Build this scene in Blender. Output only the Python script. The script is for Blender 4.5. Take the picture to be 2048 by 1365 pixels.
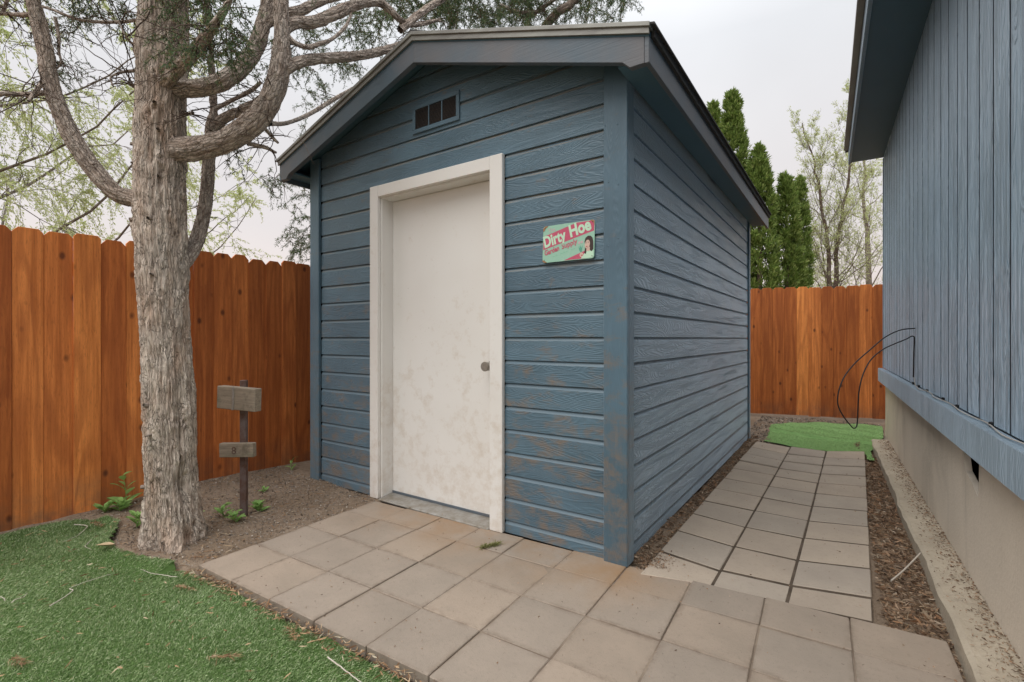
import bpy, bmesh, math, random
import numpy as np
from mathutils import Vector, Matrix
random.seed(7); RNG = np.random.default_rng(7)
for o in list(bpy.data.objects): bpy.data.objects.remove(o)
S = bpy.context.scene
COL = S.collection
rad = math.radians

# ------------------------------------------------------------------ camera
cd = bpy.data.cameras.new('camera'); cam = bpy.data.objects.new('camera', cd); COL.objects.link(cam)
cam.location = (0.928, -2.371, 1.147); cam.rotation_euler = (rad(90), 0, rad(34.35))
cd.sensor_width = 36; cd.lens = 36*980/2048; cd.shift_y = -5.5/2048
cd.clip_start = 0.02; cd.clip_end = 900
S.camera = cam

# ------------------------------------------------------------------ light: bright overcast
SUN_EL, SUN_AZ = 60, 258          # elevation; azimuth of the light source, degrees from +X, counter-clockwise
w = bpy.data.worlds.new('World'); S.world = w; w.use_nodes = True
nt = w.node_tree; nt.nodes.clear()
wo = nt.nodes.new('ShaderNodeOutputWorld'); bg = nt.nodes.new('ShaderNodeBackground')
sky = nt.nodes.new('ShaderNodeTexSky'); sky.sky_type = 'NISHITA'; sky.sun_disc = False
sky.sun_elevation = rad(SUN_EL); sky.sun_rotation = rad(90-SUN_AZ)
sky.air_density = 1.0; sky.dust_density = 4.0; sky.ozone_density = 1.0
hs = nt.nodes.new('ShaderNodeHueSaturation'); hs.inputs['Saturation'].default_value = 0.3
nt.links.new(sky.outputs[0], hs.inputs['Color'])
tc = nt.nodes.new('ShaderNodeTexCoord')
sep = nt.nodes.new('ShaderNodeSeparateXYZ'); nt.links.new(tc.outputs['Generated'], sep.inputs[0])
cr = nt.nodes.new('ShaderNodeValToRGB')      # cloud layer: warm near the horizon, grey-white above
# an overcast sky brightens smoothly from the horizon to the zenith
for q, (ps_, c_) in enumerate(((0., (10.8, 9.1, 8.4)), (.2, (9.9, 9.3, 9.25)), (.5, (10.0, 10.2, 10.6)), (1., (26., 26.5, 27.3)))):
    e = cr.color_ramp.elements[q] if q < 2 else cr.color_ramp.elements.new(.5)
    e.position = ps_; e.color = c_+(1,)
nt.links.new(sep.outputs['Z'], cr.inputs[0])
cn = nt.nodes.new('ShaderNodeTexNoise'); cn.inputs['Scale'].default_value = 2.2; cn.inputs['Detail'].default_value = 4
nt.links.new(tc.outputs['Generated'], cn.inputs['Vector'])
cm = nt.nodes.new('ShaderNodeMapRange'); cm.inputs['To Min'].default_value = 0.80; cm.inputs['To Max'].default_value = 1.14
nt.links.new(cn.outputs['Fac'], cm.inputs['Value'])
cx = nt.nodes.new('ShaderNodeVectorMath'); cx.operation = 'SCALE'
nt.links.new(cr.outputs[0], cx.inputs[0]); nt.links.new(cm.outputs[0], cx.inputs['Scale'])
mx = nt.nodes.new('ShaderNodeMix'); mx.data_type = 'RGBA'; mx.inputs['Factor'].default_value = 0.88
nt.links.new(hs.outputs[0], mx.inputs['A']); nt.links.new(cx.outputs[0], mx.inputs['B'])
nt.links.new(mx.outputs['Result'], bg.inputs['Color']); bg.inputs['Strength'].default_value = 0.042
nt.links.new(bg.outputs[0], wo.inputs['Surface'])
sd = bpy.data.lights.new('sun', 'SUN'); so = bpy.data.objects.new('sun', sd); COL.objects.link(so)
sd.energy = 1.0; sd.angle = rad(60); sd.color = (1.0, 0.96, 0.9)
ldir = Vector((math.cos(rad(SUN_AZ))*math.cos(rad(SUN_EL)), math.sin(rad(SUN_AZ))*math.cos(rad(SUN_EL)), math.sin(rad(SUN_EL))))
so.rotation_euler = ldir.to_track_quat('Z', 'Y').to_euler(); so.location = ldir*30
S.view_settings.view_transform = 'Standard'; S.view_settings.look = 'None'
S.view_settings.gamma = 1; S.view_settings.use_curve_mapping = False
S.view_settings.exposure = 1.15

# ------------------------------------------------------------------ material helpers
class NT:
    def __init__(s, name):
        s.m = bpy.data.materials.new(name); s.m.use_nodes = True; s.t = s.m.node_tree
        s.b = s.t.nodes['Principled BSDF']; s.out = s.t.nodes['Material Output']
    def n(s, kind, **kw):
        nd = s.t.nodes.new('ShaderNode'+kind)
        for k, v in kw.items():
            if hasattr(nd, k) and k not in nd.inputs: setattr(nd, k, v)
            else: s.set(nd.inputs[k.replace('_', ' ')] if k.replace('_', ' ') in nd.inputs else nd.inputs[int(k[1:])], v)
        return nd
    def set(s, inp, v):
        if hasattr(v, 'is_linked'): s.t.links.new(v, inp)
        elif hasattr(v, 'outputs'): s.t.links.new(v.outputs[0], inp)
        else: inp.default_value = v
    def math(s, op, a, b=None, c=None, clamp=False):
        nd = s.t.nodes.new('ShaderNodeMath'); nd.operation = op; nd.use_clamp = clamp
        for i, v in enumerate((a, b, c)):
            if v is not None: s.set(nd.inputs[i], v)
        return nd.outputs[0]
    def vmul(s, v, k):
        nd = s.t.nodes.new('ShaderNodeVectorMath'); nd.operation = 'MULTIPLY'; s.set(nd.inputs[0], v); nd.inputs[1].default_value = k
        return nd.outputs[0]
    def vadd(s, a, b):
        nd = s.t.nodes.new('ShaderNodeVectorMath'); nd.operation = 'ADD'; s.set(nd.inputs[0], a); s.set(nd.inputs[1], b); return nd.outputs[0]
    def noise(s, v, scale, detail=3, rough=.55, dist=0.0):
        nd = s.t.nodes.new('ShaderNodeTexNoise'); s.set(nd.inputs['Vector'], v); nd.inputs['Scale'].default_value = scale
        nd.inputs['Detail'].default_value = detail; nd.inputs['Roughness'].default_value = rough; nd.inputs['Distortion'].default_value = dist
        return nd.outputs['Fac']
    def rng(s, v, a, b, c=0., d=1.):
        nd = s.t.nodes.new('ShaderNodeMapRange'); s.set(nd.inputs['Value'], v)
        for k, x in zip(('From Min', 'From Max', 'To Min', 'To Max'), (a, b, c, d)): nd.inputs[k].default_value = x
        return nd.outputs[0]
    def mix(s, f, a, b, mode='MIX'):
        nd = s.t.nodes.new('ShaderNodeMix'); nd.data_type = 'RGBA'; nd.blend_type = mode
        s.set(nd.inputs['Factor'], f)
        for k, v in (('A', a), ('B', b)):
            i = [q for q in nd.inputs if q.name == k and q.type == 'RGBA'][0]
            if isinstance(v, tuple): v = v if len(v) == 4 else v+(1,)
            s.set(i, v)
        return [q for q in nd.outputs if q.type == 'RGBA'][0]
    def ramp(s, f, stops):
        nd = s.t.nodes.new('ShaderNodeValToRGB'); s.set(nd.inputs[0], f); el = nd.color_ramp.elements
        while len(el) < len(stops): el.new(.5)
        for e_, (p, c) in zip(el, stops): e_.position = p; e_.color = c if len(c) == 4 else c+(1,)
        return nd.outputs[0]
    def obj(s, jitter=True):
        tc_ = s.t.nodes.new('ShaderNodeTexCoord').outputs['Object']
        if not jitter: return tc_
        oi = s.t.nodes.new('ShaderNodeObjectInfo').outputs['Random']
        cmb = s.t.nodes.new('ShaderNodeCombineXYZ'); s.set(cmb.inputs[0], s.math('MULTIPLY', oi, 41.3)); s.set(cmb.inputs[1], s.math('MULTIPLY', oi, 17.7)); s.set(cmb.inputs[2], s.math('MULTIPLY', oi, 29.1))
        return s.vadd(tc_, cmb.outputs[0])
    def rand(s): return s.t.nodes.new('ShaderNodeObjectInfo').outputs['Random']
    def island(s): return s.t.nodes.new('ShaderNodeNewGeometry').outputs['Random Per Island']
    def pos(s): return s.t.nodes.new('ShaderNodeNewGeometry').outputs['Position']
    def xyz(s, v):
        nd = s.t.nodes.new('ShaderNodeSeparateXYZ'); s.set(nd.inputs[0], v); return nd.outputs
    def fin(s, col, rough=.7, h=None, bump=.5, dist=.005, spec=.35, metal=0.):
        b = s.b
        s.set(b.inputs['Base Color'], col if not isinstance(col, tuple) else (col if len(col) == 4 else col+(1,)))
        s.set(b.inputs['Roughness'], rough); b.inputs['Specular IOR Level'].default_value = spec; b.inputs['Metallic'].default_value = metal
        if h is not None:
            bp = s.t.nodes.new('ShaderNodeBump'); bp.inputs['Strength'].default_value = bump; bp.inputs['Distance'].default_value = dist
            s.set(bp.inputs['Height'], h); s.t.links.new(bp.outputs[0], b.inputs['Normal'])
        return s.m
    def leafy(s, col, tr=.35, rough=.6):
        s.fin(col, rough, spec=.25)
        t = s.t.nodes.new('ShaderNodeBsdfTranslucent'); s.set(t.inputs['Color'], col)
        ms = s.t.nodes.new('ShaderNodeMixShader'); ms.inputs[0].default_value = tr
        s.t.links.new(s.b.outputs[0], ms.inputs[1]); s.t.links.new(t.outputs[0], ms.inputs[2]); s.t.links.new(ms.outputs[0], s.out.inputs['Surface'])
        return s.m

MAT = {}
def siding(name, base, wear, grain_axis='X', rough=.42, dirt=0., bump=.4, tone=1., freq=190., spec=.5, dist=.0035, sheen=.8):
    k = NT(name); v = k.obj()
    st = (0.7, 1., 5.) if grain_axis == 'X' else (5., 5., .5)
    n1 = k.noise(k.vmul(v, st), 2.4, 1.6, .45, .3)
    lines = k.math('SINE', k.math('MULTIPLY', n1, freq))
    lines = k.rng(lines, -.5, .9)
    fs = (6., 1., 160.) if grain_axis == 'X' else (160., 160., 6.)
    fine = k.noise(k.vmul(v, fs), 1., 2)
    h = k.math('ADD', k.math('MULTIPLY', lines, .75), k.math('MULTIPLY', fine, .5))
    big = k.noise(v, 2.3, 4, .6)
    dk = tuple(c*.80 for c in base); lt = tuple(min(1, c*1.18) for c in base)
    col = k.mix(k.rng(big, .3, .7), dk, lt)
    col = k.mix(k.math('MULTIPLY', k.math('SUBTRACT', 1., lines), .10), col, tuple(c*.55 for c in base))
    pz = k.xyz(k.pos())[2]
    rn = k.rng(k.rand(), 0, 1, .9, 1.1)
    col = k.mix(tone, col, k.ramp(k.rand(), [(0, (.90, .91, .92)), (1, (1.08, 1.07, 1.06))]), 'MULTIPLY')
    if wear:
        patch = k.noise(k.vmul(v, (3.2, 1., 5.5)), 2.1, 6, .7, .3)
        low = k.rng(pz, 1.8, .1, -.085, .085)
        msk = k.rng(k.math('ADD', k.math('ADD', patch, low), k.math('MULTIPLY', fine, .10)), .575, .74, 0, .72*wear)
        col = k.mix(msk, col, (.20, .14, .09))
    else:
        msk = k.rng(k.noise(v, 3.1, 5, .65), .66, .8, 0, .12); col = k.mix(msk, col, (.25, .2, .15))
    rg = k.math('ADD', k.rng(big, .2, .8, rough-.06, rough+.1), k.math('MULTIPLY', msk, .3))
    MAT[name] = k.fin(col, rg, h, bump, dist, spec)
    if sheen:      # sheen put into the paint to brighten walls seen at shallow angles
        k.b.inputs['Sheen Weight'].default_value = sheen; k.b.inputs['Sheen Roughness'].default_value = .45; k.b.inputs['Sheen Tint'].default_value = (.70, .85, 1., 1)
BLUE = (.085, .150, .198)
siding('siding_front', BLUE, 1.0, sheen=.45)
siding('siding_brightened', (.14, .222, .29), 0, rough=.42, bump=.5, freq=165., spec=.6)  # same shed blue, lightened in colour to brighten the dim side wall
siding('corner_blue', (.082, .148, .196), .8, 'Z', bump=.25, sheen=.45)
siding('house_blue', (.195, .285, .37), 0, 'Z', rough=.38, bump=1., tone=.5, spec=.7, freq=110., dist=.007, sheen=.5)
siding('house_trim', (.24, .32, .39), 0, 'Y', rough=.5, bump=.6, sheen=.3)
k = NT('bevel_dirt'); v = k.obj(); f = k.rng(k.noise(k.vmul(v, (1.3, 1, 30)), 3., 5, .7), .42, .62)
zz = k.xyz(k.pos())[2]; f = k.math('MULTIPLY', f, k.rng(zz, .9, 2.0, .1, .75))
MAT['bevel_dirt'] = k.fin(k.mix(f, (.115, .175, .22), (.30, .25, .18)), .45)
k = NT('fascia'); v = k.obj(); f = k.noise(v, 1.6, 4, .6)
g = k.noise(k.vmul(v, (4, 140, 140)), 1., 3)
MAT['fascia'] = k.fin(k.mix(k.rng(f, .38, .62), (.08, .115, .145), (.125, .122, .128)), .5, g, .35, .003, .45)
siding('groove_dark', (.03, .036, .05), 0, 'Z', rough=.8, sheen=0)
k = NT('soffit_blue'); v = k.obj(); MAT['soffit_blue'] = k.fin(k.mix(k.noise(v, 3, 3), (.07, .14, .185), (.085, .16, .21)), .55, k.noise(k.vmul(v, (30, 30, 30)), 3, 3), .3, .003)
# dirty white paint
k = NT('white_paint'); v = k.obj(); pz = k.xyz(k.pos())[2]
a = k.noise(v, 3.5, 7, .72); b_ = k.noise(v, 14, 6, .7); c_ = k.noise(v, 1.3, 3, .5)
low = k.rng(pz, 1.5, 0., -.03, .10)
m1 = k.rng(k.math('ADD', k.math('ADD', k.math('MULTIPLY', a, .6), k.math('MULTIPLY', b_, .4)), low), .545, .78, 0, .5)
sp = k.rng(k.noise(v, 60, 3, .6), .70, .76, 0, .4)
col = k.mix(k.rng(c_, .3, .7), (.735, .71, .67), (.79, .775, .745))
col = k.mix(m1, col, (.46, .345, .225)); col = k.mix(sp, col, (.25, .2, .15))
MAT['white_paint'] = k.fin(col, .5, k.math('ADD', k.noise(k.vmul(v, (90, 90, 8)), 1, 3), k.math('MULTIPLY', b_, .5)), .14, .002, .4)
k = NT('drip_metal'); v = k.obj(); f = k.noise(k.vmul(v, (1, 1, 8)), 2.5, 5, .65)
MAT['drip_metal'] = k.fin(k.mix(k.rng(f, .35, .65), (.29, .29, .26), (.19, .18, .165)), .45, spec=.5, metal=.2)
k = NT('shingle'); v = k.obj(); f = k.noise(v, 220, 2); MAT['shingle'] = k.fin(k.mix(f, (.02, .02, .022), (.10, .095, .09)), .9, f, .6, .003)
k = NT('galvanised'); v = k.obj(); f = k.noise(v, 14, 5, .7)
MAT['galvanised'] = k.fin(k.mix(k.rng(f, .35, .7), (.36, .35, .33), (.20, .17, .13)), .5, f, .2, .002, metal=.3)
k = NT('old_brass'); v = k.obj(); f = k.noise(v, 60, 4); MAT['old_brass'] = k.fin(k.mix(f, (.42, .40, .36), (.26, .24, .21)), .42, metal=.75)
MAT['dark_void'] = NT('dark_void').fin((.008, .008, .008), .9)
k = NT('vent_slat'); v = k.obj(); MAT['vent_slat'] = k.fin(k.mix(k.noise(v, 9, 3), (.13, .09, .06), (.045, .06, .075)), .6)
# concrete
def concrete(name, c1, c2, stain, sc=3., rb=.5, speck=.5):
    k = NT(name); v = k.obj(); a = k.noise(v, sc, 6, .65); b_ = k.noise(v, 60, 4, .6); c_ = k.noise(v, 240, 2)
    col = k.mix(k.rng(a, .32, .68), c1, c2)
    col = k.mix(k.rng(b_, .55, .75, 0, .35), col, stain)
    col = k.mix(k.rng(c_, .66, .74, 0, speck), col, (.06, .05, .045))
    col = k.mix(1., col, k.ramp(k.rand(), [(0, (.90, .88, .86)), (.35, (1, .98, .96)), (.7, (.98, .93, .88)), (1, (1.10, 1.05, 1.0))]), 'MULTIPLY')
    return k, v, col, a, b_, c_
k, v, col, a, b_, c_ = concrete('paver', (.345, .29, .24), (.28, .24, .20), (.21, .175, .145))
p = k.pos(); px = k.xyz(p)
rust = k.rng(k.noise(p, 2.2, 5, .62), .40, .62)
rust = k.math('MULTIPLY', rust, k.rng(px[1], -.52, -.08, 0, .85)); rust = k.math('MULTIPLY', rust, k.rng(px[0], .35, .0, 0, 1)); rust = k.math('MULTIPLY', rust, k.rng(px[0], -1.9, -1.2, .3, 1))
ob = k.xyz(k.obj(False)); ab = k.math('MAXIMUM', k.math('ABSOLUTE', ob[0]), k.math('ABSOLUTE', ob[1])); eg = k.math('MULTIPLY', k.rng(ab, .128, .154, 0, 1), k.rng(k.noise(p, 16, 5, .7), .40, .62, 0, .75)); col = k.mix(eg, col, (.19, .145, .11))
col = k.mix(rust, col, (.29, .175, .09)); 
soil = k.rng(k.noise(p, 7., 6, .7), .56, .72, 0, .4); col = k.mix(soil, col, (.25, .21, .17))
MAT['paver'] = k.fin(col, .85, k.math('ADD', b_, k.math('MULTIPLY', c_, .6)), .35, .004, .25)
k, v, col, a, b_, c_ = concrete('path_paver', (.42, .365, .305), (.345, .30, .255), (.22, .19, .16), speck=.3)
MAT['path_paver'] = k.fin(col, .88, k.math('ADD', b_, k.math('MULTIPLY', c_, .6)), .35, .004, .25)
k, v, col, a, b_, c_ = concrete('foundation', (.70, .65, .57), (.61, .565, .495), (.47, .425, .36), 1.6, speck=.25)
dr = k.rng(k.noise(k.vmul(v, (7, 7, .5)), 1.5, 4, .6), .56, .74, 0, .3); col = k.mix(dr, col, (.36, .32, .27))
st_ = k.rng(k.noise(v, 1.1, 5, .65, .6), .5, .66, 0, .45); col = k.mix(st_, col, (.36, .31, .25))
MAT['foundation'] = k.fin(col, .9, k.math('ADD', a, b_), .4, .006, .2)
k, v, col, a, b_, c_ = concrete('curb', (.50, .44, .35), (.38, .33, .26), (.18, .14, .1), 4., speck=.5)
MAT['curb'] = k.fin(col, .9, k.math('ADD', a, b_), .6, .008, .2)
k = NT('joint_sand'); v = k.obj(False); a = k.noise(v, 5, 4); MAT['joint_sand'] = k.fin(k.mix(k.rng(a, .4, .6), (.27, .215, .165), (.17, .13, .10)), .95, k.noise(v, 250, 2), .6, .004, .1)
k = NT('joint_soil'); v = k.obj(False); a = k.noise(v, 7, 4); MAT['joint_soil'] = k.fin(k.mix(k.rng(a, .4, .6), (.075, .058, .044), (.12, .092, .07)), .95, k.noise(v, 180, 2), .7, .004, .1)
k = NT('soil'); v = k.obj(False); a = k.noise(v, 1.7, 5, .6); b_ = k.noise(v, 26, 5, .7); c_ = k.noise(v, 120, 3)
col = k.mix(k.rng(a, .35, .65), (.20, .145, .10), (.28, .215, .16)); col = k.mix(k.rng(b_, .5, .72, 0, .7), col, (.115, .08, .055))
MAT['soil'] = k.fin(col, .95, k.math('ADD', b_, c_), .8, .012, .15)
# cedar boards
k = NT('cedar'); v = k.obj()
g = k.noise(k.vmul(v, (1, 1, .03)), 46, 5, .65, .5)
rings = k.math('SINE', k.math('MULTIPLY', k.noise(k.vmul(v, (1., 1., .11)), 5.5, 2, .5, .3), 42.))
vo = k.n('TexVoronoi', Scale=1.); k.set(vo.inputs['Vector'], k.vmul(v, (8.5, 8.5, 5.2))); vo.inputs['Randomness'].default_value = 1.
kn = k.rng(vo.outputs['Distance'], .07, .17, 1., 0.)
kr = k.rng(k.xyz(vo.outputs['Color'])[0], .12, .2, 0, 1)
kn = k.math('MULTIPLY', kn, kr)
col = k.mix(k.rng(g, .3, .7), (.43, .115, .025), (.78, .255, .066))
col = k.mix(k.rng(rings, -.2, 1., 0, .55), col, (.38, .10, .025))
blot = k.rng(k.noise(k.vmul(v, (2, 2, .7)), 2.2, 4, .6), .52, .74, 0, .4); col = k.mix(blot, col, (.30, .082, .024))
spk = k.noise(k.vmul(v, (1, 1, .12)), 150, 4, .7); col = k.mix(k.rng(spk, .52, .70, 0, .45), col, (.24, .062, .018))
col = k.mix(k.math('MULTIPLY', kn, .8), col, (.085, .022, .010))
pz = k.xyz(k.pos())[2]; grey = k.math('MULTIPLY', k.rng(pz, .30, .02, 0, .6), k.rng(k.noise(v, 6, 5, .65), .35, .6)); col = k.mix(grey, col, (.13, .085, .06))
col = k.mix(1., col, k.ramp(k.rand(), [(0, (.70, .65, .63)), (.3, (.84, .80, .80)), (.65, (1.05, 1.04, 1.05)), (.85, (1.16, 1.24, 1.3)), (1, (1.3, 1.45, 1.5))]), 'MULTIPLY')
MAT['cedar'] = k.fin(col, .62, k.math('ADD', g, k.math('MULTIPLY', kn, -1.)), .35, .004, .3)
# bark
def barkmat(name, c1, c2, c3, attr=False, plates=0.):
    k = NT(name)
    if attr: nd = k.t.nodes.new('ShaderNodeAttribute'); nd.attribute_name = 'bark'; v = nd.outputs['Vector']
    else: v = k.obj(False)
    wv = k.t.nodes.new('ShaderNodeTexNoise'); k.set(wv.inputs['Vector'], v); wv.inputs['Scale'].default_value = 9; wv.inputs['Detail'].default_value = 3
    vd = k.vadd(v, k.vmul(wv.outputs['Color'], (.045, .045, .12)))
    a = k.noise(k.vmul(vd, (1, 1, .085 if not plates else .3)), 34, 5, .62, .2); b_ = k.noise(k.vmul(v, (1, 1, .25)), 9, 4, .6); c_ = k.noise(k.vmul(vd, (1, 1, .16)), 120, 4, .7)
    vo = k.t.nodes.new('ShaderNodeTexVoronoi'); vo.feature = 'DISTANCE_TO_EDGE'; k.set(vo.inputs['Vector'], k.vmul(vd, (1, 1, .045 if not plates else .36))); vo.inputs['Scale'].default_value = 62 if not plates else 48
    crack = k.rng(vo.outputs['Distance'], .0, .10, 1., 0.)
    v2 = k.t.nodes.new('ShaderNodeTexVoronoi'); v2.feature = 'DISTANCE_TO_EDGE'; k.set(v2.inputs['Vector'], k.vmul(vd, (1, 1, .22 if not plates else .5))); v2.inputs['Scale'].default_value = 95; fl = k.math('MULTIPLY', k.rng(v2.outputs['Distance'], .0, .06, 1., 0.), k.rng(k.noise(v, 14, 3), .42, .58))
    col = k.mix(k.rng(a, .36, .60), c2, c1); col = k.mix(k.rng(b_, .50, .68, 0, .7), col, c3)
    col = k.mix(k.rng(c_, .55, .70, 0, .55), col, tuple(x*.5 for x in c2)); col = k.mix(k.math('MULTIPLY', crack, .5 if plates else .28), col, tuple(x*.42 for x in c3))
    col = k.mix(k.rng(k.noise(v, 5, 3), .5, .75, 0, .35), col, (.42, .40, .36))
    col = k.mix(k.math('MULTIPLY', fl, .6), col, tuple(x*.3 for x in c2))
    h = k.math('ADD', k.math('ADD', k.math('ADD', a, k.math('MULTIPLY', fl, -.6)), k.math('MULTIPLY', c_, .55)), k.math('MULTIPLY', crack, -.4 if plates else -.25))
    MAT[name] = k.fin(col, .9, h, 1., .016, .15)
barkmat('bark', (.74, .645, .55), (.46, .37, .305), (.54, .38, .28), True)
barkmat('limb_bark', (.66, .57, .49), (.40, .315, .26), (.50, .39, .31), True, 1.)
barkmat('pale_bark', (.33, .28, .23), (.22, .18, .15), (.25, .2, .15))
barkmat('twig_bark', (.20, .15, .12), (.12, .085, .065), (.17, .11, .08))
def leafmat(name, stops, tr=.35, rough=.6):
    k = NT(name); f = k.island(); MAT[name] = k.leafy(k.ramp(f, stops), tr, rough)
leafmat('juniper', [(0, (.06, .115, .05)), (.5, (.115, .185, .085)), (.8, (.17, .21, .10)), (.93, (.24, .19, .09)), (1, (.30, .17, .07))])
leafmat('spring_leaf', [(0, (.44, .52, .20)), (.6, (.56, .62, .30)), (1, (.66, .66, .42))], .55)
leafmat('arborvitae', [(0, (.09, .145, .03)), (.5, (.17, .255, .055)), (.85, (.26, .345, .09)), (1, (.34, .39, .14))], .3)
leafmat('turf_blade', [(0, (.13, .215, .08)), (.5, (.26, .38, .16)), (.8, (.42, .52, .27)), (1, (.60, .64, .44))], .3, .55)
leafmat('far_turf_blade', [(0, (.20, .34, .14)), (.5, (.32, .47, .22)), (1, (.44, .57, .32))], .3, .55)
leafmat('weed_leaf', [(0, (.20, .38, .09)), (1, (.34, .52, .18))], .35)
leafmat('litter', [(0, (.10, .065, .045)), (.35, (.20, .135, .09)), (.65, (.30, .22, .15)), (.85, (.36, .20, .11)), (1, (.48, .40, .31))], .1, .85)
leafmat('needle_litter', [(0, (.16, .09, .05)), (.5, (.34, .20, .11)), (.85, (.46, .33, .20)), (1, (.55, .48, .36))], .1, .85)
leafmat('pebbles', [(0, (.12, .10, .085)), (.5, (.24, .20, .165)), (.9, (.32, .275, .23)), (1, (.42, .38, .33))], .0, .9)
leafmat('moss', [(0, (.13, .14, .045)), (1, (.30, .29, .12))], .2, .8)
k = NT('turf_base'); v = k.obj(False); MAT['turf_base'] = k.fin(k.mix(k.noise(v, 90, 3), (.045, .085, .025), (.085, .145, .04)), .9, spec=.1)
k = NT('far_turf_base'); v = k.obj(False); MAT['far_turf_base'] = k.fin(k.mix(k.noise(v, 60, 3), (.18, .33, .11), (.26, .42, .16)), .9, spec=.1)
k = NT('dry_leaf'); v = k.obj(); MAT['dry_leaf'] = k.fin(k.mix(k.noise(v, 30, 4), (.50, .39, .25), (.34, .24, .14)), .8)
k = NT('dead_twig'); v = k.obj(); MAT['dead_twig'] = k.fin(k.mix(k.noise(v, 30, 4), (.60, .55, .48), (.40, .34, .28)), .8)
k = NT('weathered_wood'); v = k.obj(); a = k.noise(k.vmul(v, (1, 6, 14)), 6, 5, .7); b_ = k.noise(v, 9, 5, .7)
col = k.mix(k.rng(a, .3, .7), (.34, .28, .215), (.20, .165, .125)); col = k.mix(k.rng(b_, .52, .7, 0, .8), col, (.085, .075, .055)); col = k.mix(k.rng(k.noise(v, 5, 3), .58, .7, 0, .6), col, (.13, .14, .085))
MAT['weathered_wood'] = k.fin(col, .85, a, .7, .004, .2)
k = NT('rusty_post'); v = k.obj(); b_ = k.noise(v, 12, 6, .7); MAT['rusty_post'] = k.fin(k.mix(k.rng(b_, .38, .64), (.115, .060, .042), (.17, .135, .13)), .7, b_, .4, .003, .3)
MAT['black_rubber'] = NT('black_rubber').fin((.012, .012, .013), .35, spec=.5)
MAT['grey_cable'] = NT('grey_cable').fin((.42, .40, .37), .5)
MAT['sign_mint'] = None
k = NT('sign_mint'); v = k.obj(); MAT['sign_mint'] = k.fin(k.mix(k.rng(k.noise(v, 26, 5, .7), .55, .8, 0, .5), (.30, .52, .40), (.50, .60, .5)), .5)
k = NT('sign_pink'); v = k.obj(); MAT['sign_pink'] = k.fin(k.mix(k.rng(k.noise(v, 30, 5, .7), .55, .8, 0, .5), (.50, .085, .15), (.58, .27, .28)), .5)
for nm, c in (('sign_pale', (.50, .72, .54)), ('sign_rust', (.34, .16, .07)), ('sign_hair', (.045, .028, .024)), ('sign_skin', (.62, .44, .36)), ('sign_deep', (.10, .34, .24)), ('sign_lip', (.45, .04, .06)), ('sign_ghost', (.24, .50, .36)), ('sign_rose', (.56, .40, .42))):
    MAT[nm] = NT(nm).fin(c, .5)

# ------------------------------------------------------------------ object helpers
WL = {}
def tag(o, label=None, cat=None, group=None, kind=None):
    for k_, v_ in (('label', label), ('category', cat), ('group', group), ('kind', kind)):
        if v_: o[k_] = v_
    return o
def empty(name, loc, label=None, cat=None, group=None, rz=0):
    o = bpy.data.objects.new(name, None); COL.objects.link(o); o.empty_display_size = .1
    o.location = loc; o.rotation_euler = (0, 0, rz); WL[o.name] = Vector(loc)
    return tag(o, label, cat, group)
def link(name, me, mat, parent=None, loc=(0, 0, 0), rot=(0, 0, 0), local=False):
    """one mesh object; loc is a world position unless local (then in the parent's frame)"""
    o = bpy.data.objects.new(name, me); COL.objects.link(o)
    if mat is not None and not me.materials:
        for m_ in (mat if isinstance(mat, (list, tuple)) else [mat]): me.materials.append(MAT[m_])
    L = Vector(loc)
    if parent is not None:
        o.parent = parent
        if not local: L = L - WL[parent.name]
    o.location = L; o.rotation_euler = rot
    WL[o.name] = (L + WL[parent.name]) if (parent is not None) else L
    return o
def mesh(name, V, F_, smooth=False):
    me = bpy.data.meshes.new(name); me.from_pydata([tuple(v_) for v_ in V], [], F_); me.update()
    if smooth: me.polygons.foreach_set('use_smooth', [True]*len(me.polygons))
    return me
def np_mesh(name, V, F_, smooth=False, attr=None):
    """V (n,3), F (m,k) arrays"""
    V = np.asarray(V, np.float32); F_ = np.asarray(F_, np.int32); m, k_ = F_.shape
    me = bpy.data.meshes.new(name); me.vertices.add(len(V)); me.vertices.foreach_set('co', V.ravel())
    me.loops.add(m*k_); me.loops.foreach_set('vertex_index', F_.ravel())
    me.polygons.add(m); me.polygons.foreach_set('loop_start', np.arange(0, m*k_, k_, dtype=np.int32)); me.polygons.foreach_set('loop_total', np.full(m, k_, np.int32))
    if smooth: me.polygons.foreach_set('use_smooth', np.ones(m, bool))
    me.update(calc_edges=True); me.validate()
    if attr is not None and len(attr) == len(me.vertices): me.attributes.new('bark', 'FLOAT_VECTOR', 'POINT').data.foreach_set('vector', np.asarray(attr, np.float32).ravel())
    return me
def cbox(x0, x1, y0, y1, z0, z1, c=.003, name='box'):
    """box with chamfered edges"""
    bm = bmesh.new(); bmesh.ops.create_cube(bm, size=1)
    for v_ in bm.verts: v_.co = Vector(((x0+x1)/2+v_.co.x*(x1-x0), (y0+y1)/2+v_.co.y*(y1-y0), (z0+z1)/2+v_.co.z*(z1-z0)))
    if c: bmesh.ops.bevel(bm, geom=bm.edges[:], offset=c, segments=1, affect='EDGES')
    me = bpy.data.meshes.new(name); bm.to_mesh(me); bm.free(); return me
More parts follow.
